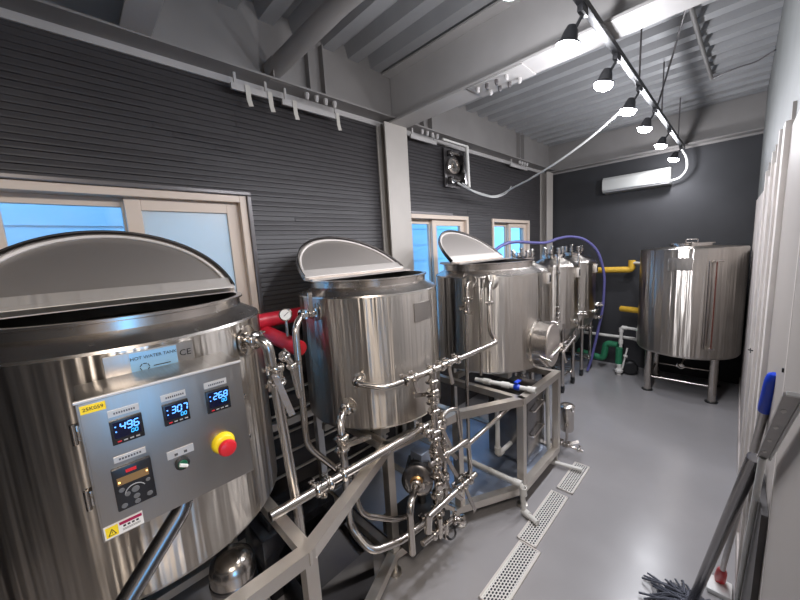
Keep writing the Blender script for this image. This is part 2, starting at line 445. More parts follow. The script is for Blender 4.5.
# splice plate bolted under the main beam
sp_ = thing('splice_plate', 'perforated pale steel plate bolted under the big ceiling beam', 'beam plate', (-1.27, 2.37, 3.155))
boxobj('plate', (-1.48, 2.265, 3.15), (-1.06, 2.475, 3.158), M_flange, sp_, .002)
for i in range(4):
    for s in (-1, 1):
        bm = B(); x_ = -1.42+.075*i + (.04 if s > 0 else 0); lathe(bm, [(0, 0), (.014, 0), (.014, -.022), (.009, -.035), (0, -.035)], (x_, 2.37+s*.055, 3.15), n=8)
        obj('bolt', bm, M_casing if i in (1, 2) else M_flange, sp_, (x_, 2.37+s*.055, 3.15))
# roof brace
br = thing('roof_brace', 'thick round grey brace tube slanting up from the left wall beam', 'brace', (-2.38, 1.17, 3.24))
bm = B(); tube(bm, [(-2.34, 1.185, 3.27), (-1.60, 1.30, 3.40), (-.2, 1.50, 3.46), (XX, 1.85, 3.50)], .058, .1, 24); obj('tube', bm, M_beam, br, (-2.3, 1.2, 3.25))
boxobj('end_plate', (-2.40, 1.14, 3.19), (-2.28, 1.30, 3.205), M_beam, br); boxobj('gusset', (-2.40, 1.155, 3.20), (-2.25, 1.163, 3.33), M_beam, br)
# connection plates with bolts under the edge beam
for y_, lab in ((1.55, 'pair of bolted stiffener plates on the left wall beam before the big column'), (2.83, 'bolted stiffener plates on the wall beam just past the big column'), (4.95, 'bolted stiffener plates on the wall beam near the corner column')):
    t = thing('beam_stiffener', lab, 'steel bracket', (XL+.1, y_, 3.185))
    for dy in (-.07, .06): boxobj('stiffener', (XL+.046, y_+dy-.005, 3.205), (XL+.10, y_+dy+.005, 3.589), M_beam, t)
    for dy in (-.12, -.04, .04, .12):
        bm = B(); lathe(bm, [(0, 0), (.018, 0), (.018, -.02), (.011, -.045), (0, -.045)], (XL+.11, y_+dy, 3.192), n=8); obj('bolt', bm, M_flange, t, (XL+.11, y_+dy, 3.192))
# pale cover strips with tape tails
for y0_, y1_, z_, tails, lab in ((.90, 1.16, 3.09, (1.0, 1.15), 'short pale strip hanging under the left wall beam, with two tape tails'),
                        (1.24, 1.72, 3.08, (1.33, 1.70), 'longer pale strip taped under the left wall beam beside the bolts'),
                        (2.56, 2.96, 3.10, (), 'pale strip under the wall beam just right of the big column'),
                        (4.60, 5.12, 3.10, (), 'pale strip under the wall beam near the far corner')):
    t = thing('cover_strip', lab, 'strip', (XL+.08, y0_, z_))
    boxobj('strip', (XL+.075, y0_, z_-.005), (XL+.095, y1_, z_+.035), M_flange, t, .003)
    for y_ in (y0_+.03, y1_-.03): boxobj('bracket', (XL+.08, y_-.008, z_+.03), (XL+.09, y_+.008, 3.192), M_flange, t)
    for y_ in tails:
        bm = B(); sweep(bm, [(XL+.1, y_, z_+.04), (XL+.102, y_+.002, z_-.05), (XL+.106, y_+.010, z_-.09)], [(.016, .0008), (-.016, .0008), (-.016, -.0008), (.016, -.0008)], up=(1, 0, 0)); obj('tape', bm, M_tape, t, (XL+.1, y_, z_))

# windows
def window(n_, y0_, y1_, z0, z1, ym, casing=False):
    X0 = XL-.13
    fr = B(); f = .045
    for a, b_ in (((X0, y0_, z0), (XL+.012, y0_+f, z1)), ((X0, y1_-f, z0), (XL+.012, y1_, z1)), ((X0, y0_+f, z1-f), (XL+.012, y1_-f, z1)), ((X0, y0_+f, z0), (XL+.012, y1_-f, z0+f))): box(fr, a, b_, .004)
    wn = struct('window_%d' % n_, fr, M_trim)
    if casing:
        cb = B(); c_ = .028
        for a, b_ in (((XL, y0_-c_, z1), (XL+.03, y1_+c_, z1+c_)), ((XL, y1_, z0), (XL+.03, y1_+c_, z1)), ((XL, y0_-c_, z0), (XL+.03, y0_, z1)), ((XL, y0_-c_, z0-c_), (XL+.03, y1_+c_, z0))): box(cb, a, b_, .006)
        obj('casing', cb, M_casing, wn, smooth=False)
    for a_, b_, xo, s_, fro in ((y0_+f, ym+.02, X0+.02, .05, False), (ym-.02, y1_-f, X0+.062, .075, True)):
        sb = B(); x0, x1 = xo, xo+.035; zt = z1-f; zb = z0+f
        tt = .05 if not fro else .07
        for p, q in (((x0, a_, zb), (x1, a_+s_, zt)), ((x0, b_-s_, zb), (x1, b_, zt)), ((x0, a_+s_, zt-tt), (x1, b_-s_, zt)), ((x0, a_+s_, zb), (x1, b_-s_, zb+tt))): box(sb, p, q, .003)
        so = obj('sash', sb, M_trim, wn, smooth=False)
        pb = B(); box(pb, ((x0+x1)/2-.002, a_+s_, zb+tt), ((x0+x1)/2+.002, b_-s_, zt-tt)); obj('pane', pb, M_frost if (fro and n_ == 1) else M_glass, so, smooth=False)
window(1, *wins[0], .30, True); window(2, *wins[1], 3.0); window(3, *wins[2], 4.78)
bm = B(); box(bm, (XL, 2.46, 2.385), (XL+.02, 3.3, 2.41)); struct('trim_9', bm, M_casing)

# right wall : door slab, casing, bare plaster fields and battens
bm = B(); box(bm, (XR-.012, .60, 0), (XR+.001, 1.88, 2.36), .003); d1 = struct('door_1', bm, M_doorp)
boxobj('casing', (XR-.028, 1.88, 0), (XR, 1.965, 2.38), M_batten, d1, .004)
bm = B(); box(bm, (XR-.006, 1.28, 0), (XR-.0125, 1.30, 2.36)); obj('seam', bm, M_batten, d1)
boxobj('screw', (XR-.016, 1.32, 1.62), (XR-.012, 1.33, 1.63), M_black, d1)
for i, (a, b_) in enumerate(((1.97, 2.33), (2.37, 2.80), (2.84, 3.46), (3.52, 6.0))):
    bm = B()
    pts = [(a, 0), (b_, 0), (b_, 2.36), ((a+b_)/2+.05, 2.33), (a+.08, 2.30), (a, 2.46)]
    prism(bm, pts, 0, .010, Matrix(((0, 0, -1, XR), (1, 0, 0, 0), (0, 1, 0, 0), (0, 0, 0, 1))))
    struct('trim_%d' % (10+i), bm, M_plaster)
for i, (y_, z_) in enumerate(((2.35, 2.44), (2.82, 2.42), (3.49, 2.40))):
    bm = B(); box(bm, (XR-.022, y_-.02, 0), (XR, y_+.02, z_), .003); struct('trim_%d' % (14+i), bm, M_batten)
bm = B(); box(bm, (XR-.02, 1.97, 0), (XR-.001, YE, .10), .004); struct('baseboard_right', bm, M_plaster)
t = thing('wall_hook', 'small black cross-shaped hook on the right wall behind the blue mop grip', 'hook', (XR-.01, 3.2, 1.2))
bm = B(); cyl(bm, (XR-.011, 3.2, 1.20), (XR-.035, 3.2, 1.205), .004); cyl(bm, (XR-.024, 3.17, 1.193), (XR-.024, 3.23, 1.207), .003); cyl(bm, (XR-.024, 3.175, 1.21), (XR-.024, 3.225, 1.19), .003); obj('hook', bm, M_black, t, (XR-.01, 3.2, 1.2))

# ================================================================ LIGHTING FIXTURES
XT, ZT = -.60, 3.12
t = thing('lighting_track', 'black track rail hung on rods below the corrugated ceiling', 'light track', (XT, 2, ZT))
boxobj('rail', (XT-.018, 1.0, ZT-.012), (XT+.018, 5.95, ZT+.024), M_track, t, .003)
for y_ in (1.1, 3.2, 4.2, 5.4): tubeobj('hanger', [(XT, y_, ZT+.02), (XT, y_, 3.605)], .006, M_casing, t, n=8)
proto = thing('track_spotlight', 'x', 'spotlight', (XT, 1.34, ZT-.012), 'spotlights on the ceiling track')
bm = B(); box(bm, (XT-.014, 1.30, ZT-.045), (XT+.014, 1.38, ZT-.012), .004); cyl(bm, (XT-.0, 1.34, ZT-.04), (XT-.03, 1.34, ZT-.085), .008); obj('mount', bm, M_track, proto, (XT, 1.34, ZT-.03))
hx, hz = XT-.065, ZT-.17
ax = Vector((-.25, 0, -1)).normalized()
bm = B(); lathe(bm, [(0, -.075), (.022, -.072), (.032, -.05), (.042, -.01), (.057, .0), (.057, .008), (.055, .008), (.052, .002), (0, .0)], (hx, 1.34, hz+.03), ax, 24); obj('head', bm, M_track, proto, (hx, 1.34, hz))
bm = B(); lathe(bm, [(0, .004), (.054, .004), (.055, .018), (.045, .035), (.025, .046), (0, .05)], (hx, 1.34, hz+.03), ax, 24); obj('lens', bm, M_lens, proto, (hx, 1.34, hz))
L = bpy.data.lights.new('spot_beam', 'SPOT'); L.energy = SPOT_W; L.color = LAMP_COL; L.spot_size = math.radians(172); L.spot_blend = .8; L.shadow_soft_size = .035
lo = bpy.data.objects.new('spot_beam', L); COL.objects.link(lo); lo.parent = proto
lo.location = Vector((hx, 1.34, hz+.03)) + ax*.09 - proto.location
lo.rotation_euler = (-ax).to_track_quat('Z', 'Y').to_euler()
L2 = bpy.data.lights.new('bulb_glow', 'POINT'); L2.energy = BULB_W; L2.color = LAMP_COL; L2.shadow_soft_size = .045
lo2 = bpy.data.objects.new('bulb_glow', L2); COL.objects.link(lo2); lo2.parent = proto; lo2.location = lo.location + ax*.03
ordn = ['nearest spotlight on the track, cut by the top edge of the photo', 'second spotlight on the track counted from the viewer, beside the big beam', 'third spotlight on the track counted from the viewer', 'fourth spotlight on the track, where the white cable ends', 'fifth spotlight on the track counted from the viewer', 'second farthest spotlight on the track, above the air conditioner', 'farthest spotlight on the track, just over the air conditioner']
for i, y_ in enumerate((1.34, 1.93, 2.56, 3.22, 3.86, 4.72, 5.70)):
    o = proto if i == 0 else copy_tree(proto)
    o.location = (XT, y_, ZT-.012)
    o['label'] = ordn[i]

# unseen panel added as fill light, in the room part behind the photographer
for i, (x_, y_) in enumerate(((.85, -.5),)):
    t = thing('fill_panel', 'rectangular panel added as fill light behind the photographer, ' + ('over the doorway side' if i == 0 else 'over the tank side'), 'fill light', (x_, y_, 3.3))
    boxobj('frame', (x_-.62, y_-.17, 3.305), (x_+.62, y_+.17, 3.35), M_white, t, .004)
    boxobj('diffuser', (x_-.6, y_-.15, 3.30), (x_+.6, y_+.15, 3.306), M_fillglow, t)
    for s_ in (-.5, .5): tubeobj('hanger', [(x_+s_, y_, 3.35), (x_+s_, y_, 3.60)], .006, M_casing, t, n=6)
    A = bpy.data.lights.new('fill_glow', 'AREA'); A.shape = 'RECTANGLE'; A.size = 1.2; A.size_y = .3; A.energy = FILL_W; A.color = (1.0, .90, .80)
    ao = bpy.data.objects.new('fill_glow', A); COL.objects.link(ao); ao.parent = t; ao.location = V(0, 0, -.006)

# ================================================================ TANKS
def flange_disc(bm, p, d, r_=.05, th=.006): lathe(bm, [(0, 0), (r_, 0), (r_, th), (r_*.6, th*1.6), (0, th*1.6)], p, d, 24)
def clamp_bm(bm, p, d, r_):
    """tri-clamp ferrule ring with wing nut"""
    p = Vector(p); d = Vector(d).normalized(); x, y, _ = frame_of(d)
    lathe(bm, [(r_, -.014), (r_*1.55, -.010), (r_*1.75, -.004), (r_*1.75, .004), (r_*1.55, .010), (r_, .014)], p, d, 18)
    q = p + x*r_*1.75
    box(bm, (-.006, -.012, -.006), (.012, .012, .006), 0, Matrix.Translation(q) @ Matrix((x, y, d)).transposed().to_4x4())
    cyl(bm, q + x*.004 - y*.02, q + x*.004 + y*.03, .0045, 8)
    cyl(bm, q + x*.004 + y*.026 - d*.016, q + x*.004 + y*.026 + d*.016, .0045, 8)
def brewtank(name, label, c, r_, rl, zt, zb, zl, tilt, lo=(0, 0)):
    cx, cy = c
    t = thing(name, label, 'tank', (cx, cy, zb))
    bm = B()
    zc = zl-.02
    rc = rl if r_ > .5 else rl-.028
    low = [(0, zb+.004), (r_-.05, zb), (r_-.012, zb+.005), (r_, zb+.022), (r_, zt-.012)]
    prof = low + [(r_-.003, zt-.003), (r_-.008, zt), (rc+.008, zt+.032), (rc, zt+.040), (rc, zc-.012), (rc+.012, zc-.008), (rc+.012, zc), (rc-.012, zc), (rc-.014, zt), (r_-.02, zt-.03), (r_-.02, 1.35), (0, 1.33)]
    lathe(bm, low, (cx, cy, 0), n=96); ob = obj('body', bm, M_tank, t, (cx, cy, zb), ang=35)
    bm = B(); lathe(bm, prof[4:13], (cx, cy, 0), n=96); obj('shoulder', bm, M_neck, t, (cx, cy, zt), ang=28)
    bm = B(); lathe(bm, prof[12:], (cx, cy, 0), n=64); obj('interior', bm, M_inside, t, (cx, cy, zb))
    # fixed rear half lid
    bm = B(); n = 32
    pts = [(cx+rl*1.02*math.cos(PI/2+PI*i/n), cy+rl*1.02*math.sin(PI/2+PI*i/n)) for i in range(n+1)]
    prism(bm, pts, zc, zc+.012); obj('fixed_lid', bm, M_lidst, t, (cx, cy, zc))
    # open half lid leaning back on the chord hinge
    u = Vector((-math.sin(tilt), 0, math.cos(tilt))); nr = Vector((math.cos(tilt), 0, math.sin(tilt))); d = Vector((0, 1, 0))
    base = Vector((cx+lo[0], cy+lo[1], zl))
    X4 = Matrix(((d.x, u.x, nr.x, base.x), (d.y, u.y, nr.y, base.y), (d.z, u.z, nr.z, base.z), (0, 0, 0, 1)))
    rlid = rl*1.005
    pts = [(rlid*math.cos(PI*i/48), rlid*math.sin(PI*i/48)) for i in range(49)]
    bm = B(); prism(bm, pts, -.004, .0, X4); ld = obj('open_lid', bm, M_lidst, t, base)
    # rolled rim skirt standing proud of the plate, towards the viewer
    bm = B()
    sec_path = [X4 @ Vector((rlid*math.cos(PI*i/48), rlid*math.sin(PI*i/48), .011)) for i in range(49)]
    rings = []
    for i in range(49):
        a_ = PI*i/48; out = Vector((math.cos(a_), math.sin(a_), 0))
        rings.append([bm.verts.new(X4 @ (out*rr_ + Vector((0, 0, zz)))) for rr_, zz in ((rlid+.002, -.005), (rlid+.002, .024), (rlid-.003, .024), (rlid-.003, -.005))])
    for a_, b_ in zip(rings, rings[1:]):
        for j in range(4): bm.faces.new((a_[j], a_[(j+1) % 4], b_[(j+1) % 4], b_[j]))
    bm.faces.new(rings[0]); bm.faces.new(list(reversed(rings[-1])))
    obj('rim', bm, M_dark, ld, base)
    # pale gasket
    bm = B(); tube(bm, [X4 @ Vector(((rlid-.022)*math.cos(PI*i/48), max(.04, (rlid-.022)*math.sin(PI*i/48)), .004)) for i in range(2, 47)], .008, n=8); obj('gasket', bm, M_batten, ld, base)
    # straight lip along the hinge
    bm = B(); box(bm, (-rlid*.985, .012, .0), (rlid*.985, .068, .012), .003, X4); box(bm, (-rlid*1.0, -.012, -.01), (rlid*1.0, .012, .018), .003, X4); obj('hinge_lip', bm, M_lip, ld, base, smooth=False)
    return t
T1 = brewtank('hot_water_tank', 'large stainless hot water tank in the left foreground with the control panel on it', (-1.79, .14), .515, .442, 1.77, .93, 1.87, .85)
T2 = brewtank('brewing_tank', 'middle stainless brewing tank with open half lid, between the control-panel tank and the manway tank', (-1.82, 1.482), .472, .425, 1.768, .95, 1.872, .93, (-.05, -.035))
T3 = brewtank('mash_tank', 'stainless open-lid tank with a boxy side manway, at the far end of the steel skid', (-1.65, 2.77), .475, .425, 1.768, .945, 1.885, .86, (-.06, -.037))

# plate on the side of each tank: curved name plate
def curved_plate(name, c, r_, a0, a1, z0, z1, mat, parent, th=.004):
    bm = B(); n = 10; o_ = []; i_ = []
    for k in range(n+1):
        a_ = a0+(a1-a0)*k/n
        o_.append([bm.verts.new((c[0]+(r_+th)*math.cos(a_), c[1]+(r_+th)*math.sin(a_), z)) for z in (z0, z1)])
        i_.append([bm.verts.new((c[0]+(r_)*math.cos(a_), c[1]+(r_)*math.sin(a_), z)) for z in (z0, z1)])
    for k in range(n):
        bm.faces.new((o_[k][0], o_[k+1][0], o_[k+1][1], o_[k][1])); bm.faces.new((i_[k][0], i_[k][1], i_[k+1][1], i_[k+1][0]))
        bm.faces.new((o_[k][1], o_[k+1][1], i_[k+1][1], i_[k][1])); bm.faces.new((o_[k][0], i_[k][0], i_[k+1][0], o_[k+1][0]))
    bm.faces.new((o_[0][0], o_[0][1], i_[0][1], i_[0][0])); bm.faces.new((o_[n][0], i_[n][0], i_[n][1], o_[n][1]))
    return obj(name, bm, mat, parent, (c[0]+r_*math.cos((a0+a1)/2), c[1]+r_*math.sin((a0+a1)/2), z0))
curved_plate('nameplate', (-1.82, 1.482), .472, -.10, .27, 1.575, 1.69, M_panel, T2)
curved_plate('nameplate', (-1.65, 2.77), .475, .06, .36, 1.63, 1.745, M_panel, T3)

# hot water tank : flat nameplate on standoffs, with lettering
PX = Matrix(((0, 0, 1, 0), (1, 0, 0, 0), (0, 1, 0, 0), (0, 0, 0, 1)))     # text plane (x->Y, y->Z, z->X)
npl = boxobj('nameplate', (-1.285, .035, 1.655), (-1.268, .262, 1.750), M_panel, T1, .002)
bm = B(); box(bm, (-1.2679, .095, 1.66), (-1.2665, .215, 1.745)); obj('plate_face', bm, M_bluepl, npl, smooth=False)
bm = text_bm('HOT WATER TANK', .0135, Matrix.Translation((-1.2660, .155, 1.727)) @ PX); obj('lettering', bm, M_ink, npl, smooth=False)
bm = text_bm('CE', .028, Matrix.Translation((-1.2665, .238, 1.715)) @ PX); obj('ce_mark', bm, M_ink, npl, smooth=False)
bm = B()
for i in range(6):
    a_ = PI/3*i; p = Vector((-1.2655, .128+.012*math.cos(a_), 1.697+.012*math.sin(a_))); q = Vector((-1.2655, .128+.012*math.cos(a_+PI/3*.75), 1.697+.012*math.sin(a_+PI/3*.75))); cyl(bm, p, q, .0012, 6)
obj('emblem', bm, M_ink, npl)
bm = B(); box(bm, (-1.2662, .15, 1.694), (-1.2655, .195, 1.6965)); obj('line', bm, M_ink, npl, smooth=False)
bm = B(); flange_disc(bm, (-1.79+.515*math.cos(.72), .14+.515*math.sin(.72), 1.68), (math.cos(.72), math.sin(.72), 0), .062, .008); obj('port_flange', bm, M_chrome, T1)
# tank ports on tank 2 / 3
def cyl_pt(c, r_, a, z, off=0): return Vector((c[0]+(r_+off)*math.cos(a), c[1]+(r_+off)*math.sin(a), z))
c2, c3 = (-1.82, 1.482), (-1.65, 2.77)
for a_, z_, rad_ in ((-1.45, 1.675, .055), (-1.045, 1.111, .052), (-.871, 1.287, .036)):
    bm = B(); flange_disc(bm, cyl_pt(c2, .472, a_, z_, -.004), (math.cos(a_), math.sin(a_), 0), rad_, .008); obj('port_flange', bm, M_tank, T2)
for a_, z_ in ((-1.321, 1.724), (-.97, 1.72)):
    bm = B(); flange_disc(bm, cyl_pt(c3, .475, a_, z_, -.004), (math.cos(a_), math.sin(a_), 0), .058, .008); obj('port_flange', bm, M_tank, T3)

# manway on tank 3
am = -.0; dm = Vector((math.cos(am), math.sin(am), 0)); sm = Vector((-math.sin(am), math.cos(am), 0))
mc = Vector((c3[0], c3[1], 1.16)) + dm*.44
X4 = Matrix(((sm.x, 0, dm.x, mc.x), (sm.y, 0, dm.y, mc.y), (sm.z, 1, dm.z, mc.z), (0, 0, 0, 1)))
def stadium(w_, h_, n=10, k=1.0):
    pts = []; rad_ = h_/2
    for sx, a0 in ((1, -PI/2), (-1, PI/2)):
        for i in range(n+1):
            a_ = a0+PI*i/n; pts.append((sx*(w_/2-rad_)+rad_*math.cos(a_), rad_*math.sin(a_)))
    return pts
def stadium_v(a_, b_): return [(-q[1], q[0]) for q in stadium(a_, b_)]
mn = bpy.data.objects.new('manway', None); COL.objects.link(mn); mn.parent = T3; mn.location = mc - T3.location
bm = B(); prism(bm, stadium_v(.38, .29), -.03, .16, X4); obj('neck', bm, M_neck, mn, mc, ang=50)
bm = B(); prism(bm, stadium_v(.41, .32), -.0, .035, X4); obj('collar', bm, M_neck, mn, mc, ang=50)
bm = B(); prism(bm, stadium_v(.355, .265), .16, .168, X4); obj('door', bm, M_lidst, mn, mc, ang=50)
bm = B(); cyl(bm, X4 @ V(-.15, -.05, .21), X4 @ V(.17, .0, .21), .012); cyl(bm, X4 @ V(0, -.03, .19), X4 @ V(0, -.03, .26), .012); cyl(bm, X4 @ V(-.05, -.035, .26), X4 @ V(.16, .05, .28), .009)
cyl(bm, X4 @ V(.02, -.03, .24), X4 @ V(.05, -.15, .25), .007); lathe(bm, [(0, -.03), (.03, -.03), (.036, 0), (.03, .03), (0, .03)], X4 @ V(.06, -.02, .23), dm, 16); cyl(bm, X4 @ V(-.14, -.09, .10), X4 @ V(-.13, -.15, .17), .008); cyl(bm, X4 @ V(-.14, -.07, .12), X4 @ V(-.13, -.10, .20), .008)
obj('clamp_arm', bm, M_chrome, mn, mc)

# ================================================================ CONTROL PANEL
PXF = -1.10
cp = thing('control_panel', 'steel control box with three blue readouts and a red emergency button on the front tank', 'control panel', (-1.19, .157, 1.30))
boxobj('enclosure', (-1.272, -.033, 1.308), (PXF, .348, 1.688), M_panel, cp, .003)
bm = B()
for a, b_ in (((PXF-.004, -.036, 1.683), (PXF+.006, .351, 1.691)),): box(bm, a, b_, .002)
obj('drip_edge', bm, M_lip, cp, (PXF, .1, 1.69), smooth=False)
boxobj('door', (PXF, -.028, 1.312), (PXF+.003, .344, 1.683), M_panel, cp, .001)
F = PXF+.003
def ptext(s, y_, z_, size, mat, parent, name='lettering', dx=.0008): 
    bm = text_bm(s, size, Matrix.Translation((F+dx, y_, z_)) @ PX); return obj(name, bm, mat, parent, (F, y_, z_), smooth=False)
SEG = {'0': 'abcdef', '1': 'bc', '2': 'abged', '3': 'abgcd', '4': 'fgbc', '5': 'afgcd', '6': 'afgedc', '7': 'abc', '8': 'abcdefg', '9': 'abcdfg', '.': '.'}
def digits(s, y_, z_, w_, h_, gap, X, th):
    bm = B(); sl = .12
    for k, ch in enumerate(s):
        y0_ = y_ + k*(w_+gap)
        def seg(a, b_):
            p = [V(X, y0_+a[0]*w_+sl*a[1]*h_, z_+a[1]*h_), V(X, y0_+b_[0]*w_+sl*b_[1]*h_, z_+b_[1]*h_)]
            sweep(bm, p, [(th, .0005), (-th, .0005), (-th, -.0005), (th, -.0005)], up=(1, 0, 0))
        P = dict(a=((.1, 1), (.9, 1)), b=((1, .55), (1, .95)), c=((1, .05), (1, .45)), d=((.1, 0), (.9, 0)), e=((0, .05), (0, .45)), f=((0, .55), (0, .95)), g=((.1, .5), (.9, .5)))
        for q in SEG[ch]:
            if q in P: seg(*P[q])
    return bm
for (y0_, y1_, z0, z1, s, lab) in ((.020, .086, 1.556, 1.620, '496', 'leftmost'), (.131, .193, 1.560, 1.621, '307', 'middle'), (.238, .303, 1.554, 1.622, '268', 'right')):
    ds = boxobj('temperature_display', (F, y0_, z0), (F+.010, y1_, z1), M_blackgl, cp, .002)
    bm = B(); box(bm, (F+.010, y0_+.006, z0+.016), (F+.0108, y1_-.006, z1-.005)); obj('screen', bm, M_screen, ds, smooth=False)
    dg = digits(s, y0_+.019, z1-.028, .0095, .018, .0045, F+.0115, .0013); obj('digits', dg, M_digit, ds, smooth=False)
    dg = digits('00', y0_+.040, z1-.042, .005, .009, .003, F+.0115, .0007); obj('small_digits', dg, M_digit2, ds, smooth=False)
    for k in range(4):
        bm = B(); box(bm, (F+.010, y0_+.010+k*.0125, z0+.006), (F+.0115, y0_+.018+k*.0125, z0+.009)); obj('button', bm, M_redp if k == 0 else M_grey, ds, smooth=False)
    for k in range(2):
        bm = B(); box(bm, (F+.0108, y0_+.009, z1-.018-k*.013), (F+.0115, y0_+.012, z1-.015-k*.013)); obj('indicator', bm, M_digit, ds, smooth=False)
    lb = boxobj('label_strip', (F, y0_+.001, z1+.008), (F+.002, y1_-.002, z1+.026), M_lip, cp)
    bm = B()
    for k in range(9): box(bm, (F+.002, y0_+.012+k*.005, z1+.014), (F+.0024, y0_+.0152+k*.005, z1+.019))
    obj('print', bm, M_casing, lb, smooth=False)
# inverter keypad
kp = boxobj('inverter_keypad', (F, .006, 1.380), (F+.014, .088, 1.495), M_blackgl, cp, .003)
bm = B(); box(bm, (F+.014, .014, 1.450), (F+.015, .079, 1.470)); obj('screen', bm, M_amber, kp, smooth=False)
bm = B(); box(bm, (F+.014, .034, 1.478), (F+.0153, .056, 1.486)); obj('brand_badge', bm, M_redp, kp, smooth=False)
for y_, z_ in ((.018, 1.458), (.076, 1.463)):
    bm = B(); box(bm, (F+.015, y_-.002, z_-.002), (F+.0156, y_+.002, z_+.002)); obj('led', bm, M_led, kp, smooth=False)
for y_, z_, r_ in ((.020, 1.436, .006), (.047, 1.425, .0085), (.075, 1.437, .005), (.030, 1.42, .006), (.047, 1.405, .007), (.020, 1.392, .0065), (.047, 1.390, .0065), (.074, 1.397, .0065)):
    bm = B(); lathe(bm, [(0, 0), (r_, 0), (r_*.9, .0015), (0, .0015)], (F+.014, y_, z_), (1, 0, 0), 16); obj('key', bm, M_key, kp)
bm = B(); tube(bm, [(F+.0145, .047+.022*math.cos(a_), 1.418+.022*math.sin(a_)) for a_ in [PI*.15+PI*.8*k/10 for k in range(11)]], .0012, n=6); obj('arc_mark', bm, M_grey, kp)
lb = boxobj('label_strip', (F, .016, 1.506), (F+.002, .082, 1.522), M_lip, cp)
bm = B()
for k in range(8): box(bm, (F+.002, .026+k*.006, 1.511), (F+.0024, .030+k*.006, 1.516))
obj('print', bm, M_casing, lb, smooth=False)
# selector switch
sw = bpy.data.objects.new('selector_switch', None); COL.objects.link(sw); sw.parent = cp; sw.location = V(F, .157, 1.435) - cp.location
bm = B(); lathe(bm, [(0, 0), (.0185, 0), (.0185, .006), (.0135, .009), (0, .009)], (F, .157, 1.435), (1, 0, 0), 24); obj('bezel', bm, M_ink, sw, (F, .157, 1.435))
bm = B(); lathe(bm, [(0, .008), (.0125, .008), (.011, .013), (0, .013)], (F, .157, 1.435), (1, 0, 0), 24); obj('face', bm, M_greenp, sw, (F, .157, 1.435))
bm = B(); box(bm, (.0, -.0035, -.011), (.010, .0035, .011), .001, Matrix.Translation((F+.012, .157, 1.435)) @ Matrix.Rotation(math.radians(60), 4, 'X')); obj('knob', bm, M_white, sw, (F, .157, 1.435))
lb = boxobj('label_strip', (F, .125, 1.459), (F+.002, .190, 1.482), M_lip, cp)
bm = B(); box(bm, (F+.002, .142, 1.464), (F+.0024, .15, 1.471)); box(bm, (F+.002, .165, 1.464), (F+.0024, .173, 1.471)); obj('print', bm, M_casing, lb, smooth=False)
# emergency stop
es = bpy.data.objects.new('emergency_stop', None); COL.objects.link(es); es.parent = cp; es.location = V(F, .268, 1.445) - cp.location
bm = B(); lathe(bm, [(0, 0), (.033, 0), (.034, .004), (.029, .018), (.024, .022), (0, .022)], (F, .268, 1.447), (1, 0, 0), 28); obj('collar', bm, M_yelp, es, (F, .268, 1.445))
bm = B(); lathe(bm, [(0, .022), (.012, .022), (.012, .03), (.024, .034), (.026, .042), (.022, .050), (.012, .053), (0, .053)], (F, .268, 1.445), (1, 0, 0), 28); obj('button', bm, M_redp, es, (F, .268, 1.445))
# warning label
wl = boxobj('warning_label', (F, -.028, 1.314), (F+.0015, .052, 1.350), M_paper, cp)
bm = B(); box(bm, (F+.0015, -.025, 1.318), (F+.002, .000, 1.346)); obj('yellow_field', bm, M_yelp, wl, smooth=False)
bm = B(); prism(bm, [(-.021, 1.322), (-.004, 1.322), (-.0125, 1.340)], 0, .0006, Matrix(((0, 0, 1, F+.002), (1, 0, 0, 0), (0, 1, 0, 0), (0, 0, 0, 1)))); obj('triangle', bm, M_ink, wl, smooth=False)
bm = B(); prism(bm, [(-.0182, 1.3237), (-.0068, 1.3237), (-.0125, 1.3362)], 0, .0006, Matrix(((0, 0, 1, F+.0026), (1, 0, 0, 0), (0, 1, 0, 0), (0, 0, 0, 1)))); box(bm, (F+.0032, -.0132, 1.3245), (F+.0033, -.0118, 1.326)); obj('triangle_inset', bm, M_yelp, wl, smooth=False)
bm = B(); box(bm, (F+.0032, -.0131, 1.3275), (F+.0036, -.0119, 1.3335)); obj('exclamation', bm, M_ink, wl, smooth=False)
bm = B(); box(bm, (F+.0015, .003, 1.338), (F+.002, .050, 1.346)); obj('red_bar', bm, M_maroon, wl, smooth=False)
bm = B()
for k in range(4): box(bm, (F+.0015, .010+k*.009, 1.330), (F+.002, .0155+k*.009, 1.335))
for j in range(2): box(bm, (F+.0015, .008, 1.3225-.003*j+.002), (F+.0018, .045, 1.3235-.003*j+.002))
obj('print', bm, M_ink, wl, smooth=False)
yt = boxobj('yellow_tag', (F, -.026, 1.655), (F+.0015, .021, 1.676), M_yelp, cp)
ptext('25K059', -.0025, 1.6655, .0125, M_ink, yt, 'lettering', .0018)
for z_ in (1.61, 1.435):
    bm = B(); box(bm, (PXF-.03, -.046, z_-.02), (PXF-.004, -.033, z_+.02), .003); cyl(bm, (PXF-.004, -.044, z_-.026), (PXF-.004, -.044, z_+.026), .006, 10); obj('hinge', bm, M_chrome, cp, (PXF, -.04, z_))
for z_ in (1.56, 1.42): boxobj('side_screw', (PXF-.02, .348, z_), (PXF-.008, .356, z_+.01), M_chrome, cp, .001)
# cable conduit under the panel
cc = thing('cable_conduit', 'glossy steel conduit running down from the control panel underside', 'conduit', (-1.17, .14, 1.31))
bm = B(); tube(bm, [(-1.17, .165, 1.325), (-1.15, .15, 1.27), (-1.10, -.03, 1.10), (-1.05, -.20, .93), (-1.04, -.28, .5), (-1.04, -.28, .012)], .026, .09, 22); obj('conduit', bm, M_dark, cc, (-1.17, .14, 1.3), ang=60)
bm = B(); lathe(bm, [(.026, 0), (.034, 0), (.034, .02), (.026, .02)], (-1.17, .165, 1.297), (0, 0, 1), 22); obj('gland', bm, M_chrome, cc)

